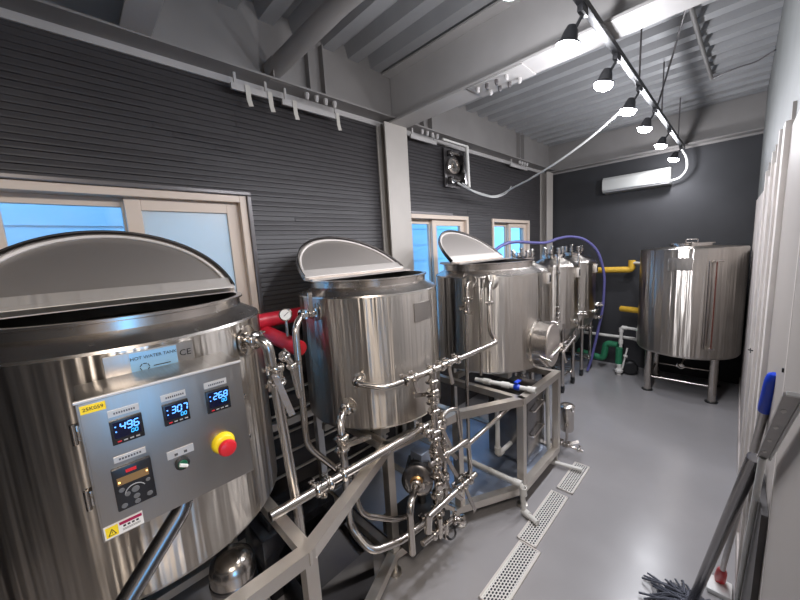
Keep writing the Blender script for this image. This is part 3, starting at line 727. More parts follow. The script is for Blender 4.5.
# ================================================================ SKID FRAME
sk = thing('skid_frame', 'welded square-tube steel frame carrying the three open-lid tanks', 'frame', (-1.5, 1.4, 0))
def sq(name, pts, s, mat=M_frame, par=sk):
    bm = B(); h_ = s/2
    sweep(bm, pts, [(h_, h_), (-h_, h_), (-h_, -h_), (h_, -h_)], up=(0, 0, 1) if abs(Vector(pts[1]).z-Vector(pts[0]).z) < .1 else (1, 0, 0))
    return obj(name, bm, mat, par, pts[0], smooth=False)
ZF, S = .855, .055
outl = [(-1.12, -.75), (-1.12, .51), (-1.41, 1.20), (-1.32, 1.78), (-1.075, 2.25), (-1.075, 2.93)]
for a, b_ in zip(outl, outl[1:]):
    a3, b3 = Vector((*a, ZF)), Vector((*b_, ZF)); e = (b3-a3).normalized()*.02
    sq('top_rail', [a3-e, b3+e], S); sq('base_rail', [V(*a, .14)-e, V(*b_, .14)+e], S)
for p in outl:
    sq('post', [(p[0], p[1], .165), (p[0], p[1], ZF-.02)], S*.95)
for y_ in (-.75, .51, 1.20, 1.78, 2.25, 2.93):
    x1 = dict((q[1], q[0]) for q in outl)[y_]
    sq('cross_rail', [(-2.2, y_, ZF), (x1-.02, y_, ZF)], S*.9)
    sq('base_cross_rail', [(-2.2, y_, .14), (x1-.02, y_, .14)], S*.9)
    sq('rear_post', [(-2.2, y_, .1), (-2.2, y_, ZF)], S*.9)
    for x_ in (x1, -2.2):
        bm = B(); lathe(bm, [(0, 0), (.04, 0), (.04, .012), (.014, .018), (.014, .12), (0, .12)], (x_, y_, 0), n=20); obj('foot', bm, M_frame, sk, (x_, y_, 0))
sq('rear_rail', [(-2.2, -.75, ZF), (-2.2, 2.93, ZF)], S*.9); sq('rear_base_rail', [(-2.2, -.75, .14), (-2.2, 2.93, .14)], S*.9)
# tank bearers reach from frame to vessel
for cx, cy, rr_, zb in ((-1.79, .14, .515, .93), (-1.82, 1.482, .472, .95), (-1.65, 2.77, .475, .945)):
    for dy in (-.22, .22): sq('bearer', [(-2.2, cy+dy, (ZF+.028+zb)/2), (cx+rr_*.7, cy+dy, (ZF+.028+zb)/2)], zb-ZF-.026)
    sq('bearer_rail', [(cx-.1, cy-.40, ZF), (cx-.1, cy+.40, ZF)], S*.8)
# deck plate laid in the base of the skid
bm = B(); prism(bm, [(-2.17, 1.25), (-1.39, 1.25), (-1.32, 1.76), (-1.10, 2.24), (-1.10, 2.90), (-2.17, 2.90)], .142, .150); tag(obj('deck_plate', bm, M_plate, None, (-1.6, 2.2, .146), smooth=False), 'steel deck plate tinted for a blue window reflection, lying in the base of the skid under the manway tank', 'plate')
bpy.data.objects['deck_plate'].parent = None
# electrical cabinet in the frame end
t = thing('equipment_box', 'dark grey steel equipment box inside the skid end below the manway tank', 'box', (-1.4, 2.6, .15))
boxobj('housing', (-1.52, 2.52, .152), (-1.15, 2.86, .78), M_dark, t, .012)
for z_ in (.62, .40):
    bm = B(); tube(bm, [(-1.15, 2.58, z_), (-1.12, 2.58, z_), (-1.12, 2.78, z_+.03), (-1.15, 2.78, z_+.03)], .008, .02, 8); obj('handle', bm, M_chrome, t, (-1.16, 2.5, z_))
# rack rails behind the skid
t = thing('rail_rack', 'low rack of horizontal steel rails along the wall behind the middle tank', 'rack', (-2.3, 1.1, 0))
for z_ in (.22, .38, .54, .70, .86, 1.02): tubeobj('rail', [(-2.33, .45, z_), (-2.33, 2.0, z_)], .011, M_frame, t, n=8)
for y_ in (.5, 1.95): boxobj('upright', (-2.35, y_-.015, 0), (-2.31, y_+.015, 1.06), M_frame, t)
# polished housing and drum below the front tank
t = thing('pump_housing', 'dark polished motor housing on the floor under the skid diagonal', 'housing', (-1.45, .8, 0))
bm = B()
prism(bm, [(-.17, -.2), (.17, -.2), (.17, .2), (-.17, .2)], 0, .34, Matrix.Translation((-1.56, .82, 0)))
obj('housing', bm, M_blkch, t, (-1.5, .82, 0))
bm = B()
lo_ = [bm.verts.new((-1.56+x_, .82+y_, .34)) for x_, y_ in ((-.17, -.2), (.17, -.2), (.17, .2), (-.17, .2))]
hi_ = [bm.verts.new((-1.60+x_, .82+y_, .47)) for x_, y_ in ((-.09, -.13), (.09, -.13), (.09, .13), (-.09, .13))]
bm.faces.new(hi_); bm.faces.new(list(reversed(lo_)))
for i in range(4): bm.faces.new((lo_[i], lo_[(i+1) % 4], hi_[(i+1) % 4], hi_[i]))
obj('hood', bm, M_blkch, t, (-1.5, .82, .34), smooth=False)
t = thing('steel_canister', 'upright polished cylinder with domed top under the front tank', 'canister', (-1.62, .36, 0))
bm = B(); lathe(bm, [(0, 0), (.095, 0), (.10, .01), (.10, .56), (.092, .60), (.06, .63), (0, .64)], (-1.62, .36, 0), n=32); obj('shell', bm, M_pipe, t, (-1.62, .36, 0))
bm = B(); lathe(bm, [(.10, .50), (.104, .505), (.104, .52), (.10, .525)], (-1.62, .36, 0), n=32); obj('band', bm, M_dark, t, (-1.62, .36, 0))
t = thing('dark_motor', 'black motor body lying under the front corner of the skid', 'motor', (-1.75, .6, 0))
boxobj('casing', (-2.12, .56, .003), (-1.80, 1.05, .42), M_blackgl, t, .02)
bm = B(); box(bm, (-1.98, .62, .42), (-1.85, .75, .47), .01); obj('terminal_box', bm, M_black, t)

# ================================================================ PIPEWORK
def valve(bm_body, p, d, r_):
    lathe(bm_body, [(r_, -.03), (r_*1.6, -.026), (r_*1.6, -.018), (r_*1.25, -.014), (r_*1.35, 0), (r_*1.25, .014), (r_*1.6, .018), (r_*1.6, .026), (r_, .03)], p, d, 18)
def add_valve(parent, p, d, r_, hdir, hlen=.12, up=None):
    p = Vector(p); d = Vector(d).normalized(); hd = Vector(hdir).normalized()
    bm = B(); valve(bm, p, d, r_); clamp_bm(bm, p-d*.034, d, r_); clamp_bm(bm, p+d*.034, d, r_)
    vo = obj('valve', bm, M_chrome, parent, p)
    s = hd.cross(d); s = s.normalized() if s.length > .1 else frame_of(d)[0]
    q = p + s*r_*1.9
    bm = B(); cyl(bm, p, q+s*.012, r_*.45, 12)
    sweep(bm, [q - hd*.02, q + hd*.03, q + hd*hlen + s*.012], [(.0035, .013), (-.0035, .013), (-.0035, -.013), (.0035, -.013)], up=d)
    obj('handle', bm, M_pipe, vo, q)
    return vo
def run(name, label, pts, r_=.019, rad=.055, clamps=(), cat='pipe', mat=None):
    t = thing(name, label, cat, pts[0])
    bm = B(); tube(bm, pts, r_, rad, 16); obj('pipe', bm, mat or M_pipe, t, pts[0], ang=60)
    P = [Vector(p) for p in pts]
    for (i, f) in clamps:
        a, b_ = P[i], P[i+1]; bm = B(); clamp_bm(bm, a.lerp(b_, f), b_-a, r_); obj('clamp', bm, M_chrome, t, a.lerp(b_, f))
    return t
# outlet of the hot water tank
f1 = V(-1.79+.515*math.cos(.72), .14+.515*math.sin(.72), 1.68)
e1 = V(math.cos(.5), math.sin(.5), 0)
t = run('outlet_pipe', 'steel outlet pipe elbowing down from the front tank right of the control panel', [f1, f1+e1*.10, V(-1.325, .545, 1.50), V(-1.325, .582, .85), V(-1.325, .582, .10)], .021, .06, ((0, .45),))
add_valve(t, (-1.325, .552, 1.525), (0, 0, 1), .022, (0.1, .25, -1), .17)
bm = B(); lathe(bm, [(0, 0), (.05, 0), (.05, .01), (.021, .02)], (-1.325, .582, .10), n=20); cyl(bm, (-1.325, .582, 0), (-1.325, .582, .1), .03); obj('foot', bm, M_chrome, t)
t = run('bypass_pipe', 'short thin bar and valve hanging beside the front tank outlet pipe', [(-1.36, .60, 1.60), (-1.36, .64, 1.55), (-1.36, .665, 1.38)], .014, .03, ((0, .4), (1, .1)))
# gauge
t = thing('pressure_gauge', 'small round white-faced pressure gauge on a stem beside the red insulation', 'gauge', (-1.80, .845, 1.58))
bm = B(); cyl(bm, (-1.80, .845, 1.56), (-1.80, .845, 1.655), .008, 10); obj('stem', bm, M_chrome, t, (-1.80, .845, 1.56))
gd = Vector((1.8, -.85, .35)).normalized()
bm = B(); lathe(bm, [(0, -.02), (.034, -.02), (.037, .004), (.032, .008), (.031, .002), (0, .002)], (-1.80, .845, 1.685), gd, 28); gb = obj('case', bm, M_chrome, t, (-1.80, .845, 1.685))
bm = B(); lathe(bm, [(0, .003), (.030, .003), (.030, .0045), (0, .0045)], (-1.80, .845, 1.685), gd, 28); obj('dial', bm, M_paper, gb)
gx, gy, _ = frame_of(gd)
bm = B(); g0 = Vector((-1.80, .845, 1.685))+gd*.006; cyl(bm, g0-gx*.01-gy*.008, g0+gx*.018+gy*.014, .0016, 6); obj('needle', bm, M_ink, gb)
# red insulated pipes
t = thing('insulated_pipe', 'thick red foam insulated pipe running along the wall behind the front tanks', 'insulated pipe', (-2.1, .8, 1.6))
bm = B(); tube(bm, [(-2.12, .74, 1.615), (-2.12, 1.18, 1.615)], .048, 0, 20); obj('insulation', bm, M_red, t, (-2.12, .8, 1.615))
t = thing('insulated_pipe', 'red foam insulated pipe stub pointing out from the wall, lower of the two', 'insulated pipe', (-2.1, .85, 1.52))
bm = B(); tube(bm, [(-2.15, .84, 1.545), (-1.78, .90, 1.475)], .047, 0, 20); obj('insulation', bm, M_red, t, (-2.1, .85, 1.5))
bm = B(); lathe(bm, [(0, 0), (.047, 0), (.04, .012), (0, .016)], (-1.78, .90, 1.475), (.37, .06, -.07), 20); obj('end_cap', bm, M_redp, t)
# tank 2 upper left port, elbow and down pipe
pa = cyl_pt(c2, .472, -1.45, 1.675); da = V(math.cos(-1.45), math.sin(-1.45), 0)
t = run('inlet_pipe', 'steel pipe leaving the top left port of the middle tank and dropping beside it', [pa, pa+da*.10, V(-1.70, .845, 1.62), V(-1.68, .832, 1.386), V(-1.66, .821, .945), V(-1.58, 1.0, .70), V(-1.55, 1.10, .66)], .019, .06, ((0, .25), (0, .95)))
add_valve(t, pa+da*.055, da, .019, (-.1, .0, 1), .12)
# tank 2 lower outlet
pb = cyl_pt(c2, .472, -1.045, 1.111); db = V(math.cos(-1.045), math.sin(-1.045), 0)
run_pts = [pb, pb+db*.13, V(-1.47, .935, .99), V(-1.46, .93, .48), V(-1.34, .97, .365), V(-1.28, 1.16, .345), V(-1.26, 1.42, .345)]
t = run('drain_pipe', 'steel drain pipe dropping from the low front port of the middle tank to the pump', run_pts, .022, .06, ((0, .35), (5, .7)))
add_valve(t, (-1.47, .935, .985), (0, 0, 1), .022, (.3, 1, .1), .15)
t = run('suction_pipe', 'second bent steel pipe running parallel below the middle tank toward the pump', [(-1.50, 1.02, .80), (-1.47, .99, .62), (-1.43, 1.0, .52), (-1.36, 1.20, .40), (-1.36, 1.30, .36)], .017, .06)
# horizontal pipe along the skid
t = run('transfer_pipe', 'long straight horizontal pipe from under the front tank to the valve tree', [(-1.30, .45, .95), (-1.30, .85, .94), (-1.30, 1.44, .925)], .021, 0, ((0, .9), (1, .93)))
add_valve(t, (-1.30, .70, .943), (0, 1, 0), .021, (-.5, .4, -.12), .12)
# long pipe joining tank 2 and tank 3
pc = cyl_pt(c2, .472, -.871, 1.287); dc = V(math.cos(-.871), math.sin(-.871), 0)
pd = cyl_pt(c3, .475, -.97, 1.72); dd_ = V(math.cos(-.97), math.sin(-.97), 0)
t = run('crossover_pipe', 'long horizontal crossover pipe bending from the middle tank to the manway tank', [pc, pc+dc*.09, V(-1.33, 1.16, 1.262), V(-1.27, 1.40, 1.28), V(-1.25, 2.22, 1.285), V(-1.29, 2.195, 1.36), V(-1.325, 2.25, 1.60), V(-1.345, 2.30, 1.73), pd], .018, .05, ((0, .7), (3, .1), (3, .4), (5, .9)))
add_valve(t, (-1.29, 1.31, 1.274), (0, 1, 0), .018, (0, .1, -1), .07)
add_valve(t, (-1.265, 1.60, 1.281), (0, 1, 0), .018, (0, .1, -1), .12)
pe = cyl_pt(c3, .475, -1.321, 1.724); de = V(math.cos(-1.321), math.sin(-1.321), 0)
t = run('down_pipe', 'vertical steel pipe dropping from the upper left port of the manway tank', [pe, V(-1.51, 2.235, 1.725), V(-1.50, 2.211, 1.59), V(-1.48, 2.145, .91), V(-1.48, 2.14, .20)], .015, .04, ((1, .9), (2, .15)))
add_valve(t, (-1.499, 2.205, 1.54), (0, 0, 1), .015, (.3, -1, -.1), .07)
t = run('probe_pipe', 'thin vertical pipe between the two ports of the manway tank', [V(-1.41, 2.29, 1.68), V(-1.40, 2.254, 1.59), V(-1.38, 2.195, 1.0)], .010, .03)
# valve tree in front of tank 2
MX, MY = -1.235, 1.44
t = run('valve_tree', 'vertical steel manifold column covered with clamps and valves in front of the middle tank', [(MX, MY, .30), (MX, MY, .95), (MX, MY, 1.285)], .021, 0, [(0, f) for f in (.1, .32, .5, .75, .95)] + [(1, .3), (1, .6), (1, .85)], cat='manifold')
t2 = run('manifold_pipe', 'second vertical manifold pipe close behind the valve tree column', [(MX-.02, MY+.10, .32), (MX-.02, MY+.10, 1.0)], .017, 0, [(0, f) for f in (.1, .35, .6, .9)])
for z_, dr in ((.95, (0, 1, 0)), (.72, (0, 1, 0)), (.52, (0, 1, 0)), (.93, (0, -1, 0)), (.60, (.6, -.5, 0))):
    p = V(MX, MY, z_); q = p + Vector(dr).normalized()*.09
    bm = B(); cyl(bm, p, q, .017, 14); clamp_bm(bm, q-Vector(dr).normalized()*.02, dr, .017); obj('branch', bm, M_chrome, t, p)
for z_, hd in ((1.14, (-.3, -1, .1)), (.84, (.2, .3, -1)), (.66, (.2, .5, -1)), (.46, (.5, .6, -.4))):
    add_valve(t, (MX, MY, z_), (0, 0, 1), .021, hd, .10)
add_valve(t2, (MX-.02, MY+.10, .78), (0, 0, 1), .017, (.3, .5, -.8), .12)
add_valve(t2, (MX-.02, MY+.10, .50), (0, 0, 1), .017, (.6, .5, -.6), .13)
t = run('loop_pipe', 'square upper loop pipe between the valve tree and the manway tank frame', [(MX, MY+.02, .93), (-1.235, 1.50, .91), (-1.23, 1.515, .99), (-1.23, 1.575, 1.0), (-1.23, 1.665, .975), (-1.22, 1.68, .74), (-1.20, 1.70, .70), (-1.18, 2.28, .765)], .015, .035, ((0, .35), (0, .7)))
add_valve(t, (-1.235, 1.48, .915), (0, 1, -.15), .015, (.2, .2, -1), .13)
t = run('loop_pipe', 'middle squared pipe loop standing in front of the blue-lit deck plate', [(-1.22, 1.36, .74), (-1.20, 1.62, .74), (-1.20, 1.73, .74), (-1.20, 1.75, .48), (-1.27, 1.72, .44)], .016, .035, ((0, .2), (0, .5)))
add_valve(t, (-1.21, 1.47, .74), (0, 1, 0), .016, (.3, .3, -1), .14)
t = run('discharge_pipe', 'lower slanting discharge pipe with a hanging valve handle near the floor', [(-1.15, 1.25, .51), (-1.15, 1.45, .51), (-1.15, 1.73, .51)], .018, 0, ((1, .75),))
add_valve(t, (-1.15, 1.57, .51), (0, 1, .0), .018, (.15, .25, -1), .17)
bm = B(); cyl(bm, (-1.15, 1.25, .52), (-1.15, 1.24, .42), .022); obj('tee', bm, M_chrome, t)
# pump
t = thing('transfer_pump', 'stainless centrifugal pump with brass-coloured face beneath the valve tree', 'pump', (-1.33, 1.40, .16))
pax = Vector((.55, -.75, .1)).normalized(); pc_ = V(-1.33, 1.36, .58)
bm = B(); lathe(bm, [(0, -.05), (.085, -.05), (.10, -.035), (.10, .0), (.08, .012), (0, .012)], pc_, pax, 32); obj('volute', bm, M_dark, t, pc_)
bm = B(); lathe(bm, [(.022, .012), (.040, .014), (.044, .020), (.034, .026), (.022, .02)], pc_, pax, 28); obj('face_ring', bm, M_copper, t, pc_)
bm = B(); lathe(bm, [(0, -.30), (.07, -.29), (.085, -.27), (.085, -.07), (.05, -.05), (0, -.05)], pc_, pax, 28)
for k in range(16):
    a_ = 2*PI*k/16; x_, y_, _ = frame_of(pax); o_ = x_*math.cos(a_)+y_*math.sin(a_)
    sweep(bm, [pc_+o_*.088-pax*.25, pc_+o_*.088-pax*.09], [(.002, .006), (-.002, .006), (-.002, -.006), (.002, -.006)], up=o_)
obj('motor', bm, M_black, t, pc_)
bm = B(); tube(bm, [pc_+pax*.01, pc_+pax*.07, V(-1.21, 1.18, .62), V(-1.195, 1.15, .58), V(-1.195, 1.15, .32)], .02, .05, 16); clamp_bm(bm, pc_+pax*.05, pax, .022); obj('suction_elbow', bm, M_pipe, t, pc_)
boxobj('base', (-1.55, 1.235, .17), (-1.27, 1.60, .30), M_black, t, .008); bm = B(); cyl(bm, pc_-pax*.18-V(0, 0, .09), V(*(pc_-pax*.18).xy, .30), .03); obj('pedestal', bm, M_dark, t)
bm = B(); box(bm, (-1.46, 1.44, .60), (-1.36, 1.56, .70), .008); obj('terminal_box', bm, M_plate, t)
# low outlet tees with a round black handwheel
t = run('floor_outlet', 'low outlet fitting with round end cap by the skid base rail near the floor', [(-1.20, 1.24, .31), (-1.18, 1.50, .31), (-1.14, 1.54, .30)], .018, .02, ((0, .35), (0, .6), (1, .3)))
bm = B(); cyl(bm, (-1.18, 1.38, .27), (-1.18, 1.38, .40), .016); cyl(bm, (-1.18, 1.44, .22), (-1.18, 1.44, .33), .016); lathe(bm, [(0, -.02), (.032, -.02), (.032, .0), (.02, .01), (0, .01)], (-1.13, 1.56, .30), (.6, .4, .1), 20); obj('fitting', bm, M_chrome, t)
bm = B(); lathe(bm, [(.030, -.006), (.038, 0), (.030, .006), (.024, 0), (.030, -.006)], (-1.16, 1.46, .25), (.8, -.3, .3), 24); obj('handwheel', bm, M_black, t)
# PVC drains
def pvc(label, pts, r_=.020, sock=()):
    t = thing('pvc_pipe', label, 'pipe', pts[0])
    bm = B(); tube(bm, pts, r_, .03, 16); obj('pipe', bm, M_pvc, t, pts[0], ang=60)
    for p, d_ in sock:
        bm = B(); lathe(bm, [(r_, -.03), (r_+.007, -.03), (r_+.007, .03), (r_, .03)], p, d_, 18); obj('socket', bm, M_pvc, t, p)
    return t
pvc('white pvc drain pipe crossing the skid base and dropping to the floor drain', [(-1.75, 2.145, .25), (-1.03, 2.15, .25), (-1.02, 2.16, .03), (-.90, 2.12, .03)], .019, (((-1.06, 2.15, .25), (1, 0, 0)), ((-1.02, 2.155, .20), (0, 0, 1)), ((-1.0, 2.155, .03), (1, -.3, 0))))
pvc('white pvc riser with elbow standing inside the skid below the diagonal rail', [(-1.305, 2.30, .80), (-1.305, 2.30, .30), (-1.305, 2.62, .30)], .019, (((-1.305, 2.30, .34), (0, 0, 1)), ((-1.305, 2.34, .30), (0, 1, 0))))
pvc('white pvc pipe at the far skid post leading to the farthest drain grate', [(-1.13, 2.86, .80), (-1.11, 2.86, .04), (-.85, 2.915, .04)], .017, (((-1.1, 2.865, .04), (1, .2, 0)),))
t = pvc('white pvc pipe with blue valve lying on top of the skid below the manway tank', [(-1.50, 2.30, .905), (-1.22, 2.345, .905), (-1.05, 2.37, .905)], .018, (((-1.40, 2.315, .905), (1, .15, 0)), ((-1.25, 2.34, .905), (1, .15, 0)), ((-1.05, 2.37, .905), (1, .15, 0))))
bm = B(); lathe(bm, [(0, -.024), (.02, -.024), (.026, -.01), (.026, .01), (.02, .024), (0, .024)], (-1.16, 2.354, .905), (1, .15, 0), 20); cyl(bm, (-1.16, 2.354, .92), (-1.16, 2.354, .945), .008); box(bm, (-1.175, 2.33, .942), (-1.145, 2.40, .952), .003); obj('blue_valve', bm, M_blue, t)
# small canister and outlet valve past the skid end
t = thing('filter_canister', 'small steel canister with clamped lid standing past the far skid post', 'canister', (-1.08, 3.30, 0))
bm = B(); lathe(bm, [(0, .16), (.055, .16), (.062, .18), (.062, .40), (.068, .405), (.068, .415), (.05, .43), (0, .44)], (-1.10, 3.28, 0), n=28); obj('body', bm, M_pipe, t, (-1.1, 3.28, .16))
bm = B(); cyl(bm, (-1.10, 3.28, .0), (-1.10, 3.28, .17), .014); lathe(bm, [(0, 0), (.05, 0), (.05, .008), (0, .012)], (-1.10, 3.28, 0), n=20); obj('stand', bm, M_chrome, t)
bm = B(); cyl(bm, (-1.05, 3.24, .42), (-1.02, 3.2, .40), .008); obj('latch', bm, M_chrome, t)
t = run('sample_outlet', 'low steel outlet pipe with valve and cap poking out past the far skid post', [(-1.18, 3.08, .12), (-.98, 3.08, .12), (-.90, 3.10, .10)], .013, .02, ((0, .5), (0, .8), (1, .6)))
add_valve(t, (-1.06, 3.08, .12), (1, 0, 0), .013, (1, .5, .5), .13)
bm = B(); cyl(bm, (-1.12, 3.08, 0), (-1.12, 3.08, .12), .012); obj('support', bm, M_chrome, t)

# ================================================================ FERMENTERS
def fermenter(c, label):
    cx, cy = c; t = thing('fermenter', label, 'tank', (cx, cy, 0), 'slim conical fermenters behind the skid')
    zt, zc_, r_ = 1.72, .86, .305
    bm = B(); lathe(bm, [(0, .40), (.035, .40), (.04, .42), (r_-.015, zc_-.01), (r_, zc_+.02), (r_, zt-.03), (r_-.02, zt), (.15, zt+.065), (.14, zt+.075), (0, zt+.075)], (cx, cy, 0), n=64); obj('body', bm, M_tank, t, (cx, cy, .4), ang=25)
    bm = B(); lathe(bm, [(r_, zt-.06), (r_+.004, zt-.057), (r_+.004, zt-.03), (r_, zt-.027)], (cx, cy, 0), n=64); obj('band', bm, M_tank, t, (cx, cy, .4))
    bm = B(); lathe(bm, [(0, zt+.07), (.13, zt+.07), (.13, zt+.10), (.145, zt+.10), (.145, zt+.125), (.12, zt+.135), (0, zt+.15)], (cx, cy, 0), n=32); obj('manway_lid', bm, M_chrome, t, (cx, cy, zt))
    for k in range(7):
        a_ = .3+2*PI*k/7; p = V(cx+.11*math.cos(a_), cy+.11*math.sin(a_), zt+.12); h_ = (.08, .05, .10, .06, .08, .05, .07)[k]
        bm = B(); cyl(bm, p, p+V(0, 0, h_), .016, 12); lathe(bm, [(.016, -.01), (.03, -.006), (.03, .006), (.016, .01)], p+V(0, 0, h_*.55), (0, 0, 1), 16); lathe(bm, [(0, 0), (.022, 0), (.026, .008), (.022, .02), (0, .02)], p+V(0, 0, h_), (0, 0, 1), 12); obj('top_fitting', bm, M_chrome, t, p)
    for k in range(4):
        a_ = PI/4+PI/2*k; x_, y_ = cx+.285*math.cos(a_), cy+.285*math.sin(a_)
        bm = B(); cyl(bm, (x_, y_, .10), (x_, y_, .95), .025, 16); lg = obj('leg', bm, M_pipe, t, (x_, y_, .1))
        bm = B(); box(bm, (x_-.02, y_-.03, .055), (x_+.02, y_+.03, .10), .004); cyl(bm, (x_-.018, y_, .04), (x_+.018, y_, .04), .04, 20); obj('caster', bm, M_black, lg, (x_, y_, .04))
    bm = B(); z_ = .22
    tube(bm, [(cx+.285*math.cos(PI/4+PI/2*k), cy+.285*math.sin(PI/4+PI/2*k), z_) for k in (0, 1, 2, 3)] + [(cx+.285*math.cos(PI/4), cy+.285*math.sin(PI/4), z_)], .010, 0, 8); obj('brace', bm, M_pipe, t, (cx, cy, z_))
    bm = B(); tube(bm, [(cx, cy, .40), (cx, cy, .28), (cx+.08, cy-.05, .26), (cx+.28, cy-.05, .26)], .019, .05); clamp_bm(bm, (cx, cy, .36), (0, 0, 1), .019); clamp_bm(bm, (cx+.14, cy-.05, .26), (1, 0, 0), .019); clamp_bm(bm, (cx+.26, cy-.05, .26), (1, 0, 0), .019); obj('dump_pipe', bm, M_chrome, t, (cx, cy, .3))
    # racking arm valve and thermometer on the front
    for (a_, zz) in ((-.35, .98), (.15, .86), (-.15, .70), (.3, 1.04)):
        rr_ = r_ if zz > .87 else .04+(r_-.055)*(zz-.42)/.44
        p = V(cx+rr_*math.cos(a_), cy+rr_*math.sin(a_), zz); d_ = V(math.cos(a_), math.sin(a_), 0)
        bm = B(); cyl(bm, p-d_*.02, p+d_*.10, .014, 12); clamp_bm(bm, p+d_*.03, d_, .016); clamp_bm(bm, p+d_*.07, d_, .016); cyl(bm, p+d_*.085, p+d_*.085+V(.01, .06, .03), .006, 8); obj('sample_valve', bm, M_chrome, t, p)
    bm = B(); tube(bm, [(cx+.05, cy-.10, zt+.11), (cx+.10, cy-.20, zt+.13), (cx+.17, cy-.285, zt+.11), (cx+.17, cy-.285, 1.2), (cx+.17, cy-.285, 1.02)], .014, .05)
    for zz in (1.62, 1.18, 1.10, 1.04): clamp_bm(bm, (cx+.17, cy-.285, zz), (0, 0, 1), .014)
    obj('cip_pipe', bm, M_pipe, t, (cx, cy, 1.2))
    bm = B(); box(bm, (cx+.30, cy-.03, 1.54), (cx+.33, cy+.03, 1.66), .004); br_ = obj('probe_box', bm, M_lip, t, (cx+.3, cy, 1.6))
    bm = B(); box(bm, (cx+.33, cy-.018, 1.56), (cx+.333, cy+.018, 1.64)); obj('readout', bm, M_black, br_, smooth=False)
    return t
fermenter((-1.77, 4.68), 'middle conical fermenter, between the manway tank and the farthest fermenter')
fermenter((-1.77, 5.45), 'farthest conical fermenter, in the corner under the bend of the purple hose')
fermenter((-1.84, 3.90), 'conical fermenter almost hidden right behind the manway tank, only its top fittings clear')
# grey-blue control pod on a pole between tank 3 and fermenter
t = thing('level_pod', 'small blue-grey plastic pod on a bracket between the manway tank and the fermenters', 'sensor', (-1.46, 3.60, 1.5))
bm = B(); box(bm, (-1.50, 3.42, 1.47), (-1.44, 3.50, 1.62), .015); obj('pod', bm, plain('slate_plastic', (.10, .13, .20), .4), t, (-1.47, 3.46, 1.5)); bm = B(); tube(bm, [(-1.47, 3.46, 1.60), (-1.47, 3.46, 1.72), (-1.62, 3.70, 1.75)], .008, .03, 8); obj('bracket', bm, M_chrome, t)
# purple hose
hp = [(-1.90, 3.2, 1.80), (-1.90, 3.24, 1.90), (-1.88, 3.50, 2.02), (-1.86, 3.8, 2.04), (-1.85, 4.2, 2.015), (-1.82, 4.55, 2.0), (-1.79, 4.85, 2.05), (-1.75, 5.15, 2.08), (-1.62, 5.42, 2.04), (-1.47, 5.56, 1.86), (-1.385, 5.62, 1.5), (-1.39, 5.60, 1.0), (-1.46, 5.54, .5), (-1.50, 5.48, .20), (-1.54, 5.44, .025)]
bm = B(); tube(bm, hp, .019, .16, 12); tag(obj('purple_hose', bm, M_purple, None, hp[0], ang=80), 'purple rubber hose looping over the fermenter tops and down to the floor', 'hose')

# ================================================================ END TANK
ce = (-.425, 5.5)
t = thing('storage_tank', 'big closed stainless tank on four legs standing at the dark end wall', 'tank', (*ce, 0))
re_ = .508
bm = B(); lathe(bm, [(0, .54), (re_-.06, .545), (re_-.015, .56), (re_, .585), (re_, 1.825), (re_-.008, 1.84), (.26, 1.862), (0, 1.865)], (*ce, 0), n=96); obj('body', bm, M_tank, t, (*ce, .54), ang=30)
bm = B(); lathe(bm, [(0, 1.86), (.20, 1.86), (.20, 1.885), (.225, 1.888), (.225, 1.90), (.12, 1.915), (0, 1.918)], (*ce, 0), n=48); ml = obj('manway_lid', bm, M_chrome, t, (*ce, 1.86))
bm = B(); tube(bm, [(ce[0]-.05, ce[1]-.05, 1.91), (ce[0]-.05, ce[1]-.05, 1.945), (ce[0]+.06, ce[1]-.05, 1.945), (ce[0]+.06, ce[1]-.05, 1.91)], .007, .015, 8); obj('handle', bm, M_chrome, ml)
for sx in (-1, 1):
    for sy in (-1, 1):
        x_, y_ = -.447+sx*.313, 5.56+sy*.313
        bm = B(); cyl(bm, (x_, y_, .012), (x_, y_, .62), .04, 24); lg = obj('leg', bm, M_pipe, t, (x_, y_, 0))
        bm = B(); lathe(bm, [(0, 0), (.062, 0), (.062, .008), (.042, .014), (0, .014)], (x_, y_, 0), n=24); obj('foot_pad', bm, M_black, lg, (x_, y_, 0))
for a, b_ in (((-.76, 5.247), (-.134, 5.247)), ((-.76, 5.873), (-.134, 5.873)), ((-.76, 5.247), (-.76, 5.873)), ((-.134, 5.247), (-.134, 5.873))):
    tubeobj('stretcher', [(*a, .19), (*b_, .19)], .012, M_pipe, t, n=10)
curved_plate('nameplate', ce, re_, -1.90, -1.45, 1.60, 1.74, M_panel, t)
bm = B(); cyl(bm, (ce[0], ce[1], .40), (ce[0], ce[1], .56), .02); tube(bm, [(ce[0], ce[1], .42), (ce[0], ce[1]-.3, .40)], .018); clamp_bm(bm, (ce[0], ce[1]-.3, .40), (0, 1, 0), .02); obj('outlet', bm, M_chrome, t)
al = -1.08
bm = B()
p0 = cyl_pt(ce, re_, al, 1.70); p1 = cyl_pt(ce, re_, al, .70); dl = V(math.cos(al), math.sin(al), 0); sl_ = V(-math.sin(al), math.cos(al), 0)
cyl(bm, p0, p0+dl*.05, .014); cyl(bm, p1, p1+dl*.05, .014); cyl(bm, p0+dl*.04-sl_*.03, p0+dl*.04+sl_*.06, .009); clamp_bm(bm, p1+dl*.03, dl, .012)
lg_ = obj('level_gauge', bm, M_chrome, t, p0)
bm = B(); cyl(bm, p0+dl*.045, p1+dl*.045, .006, 10); obj('sight_tube', bm, plain('sight_tube_brown', (.12, .03, .02), .2), lg_)
bm = B(); cyl(bm, p0+dl*.03-sl_*.06, p1+dl*.03-sl_*.06, .005, 10); obj('guard_rod', bm, M_dark, lg_)

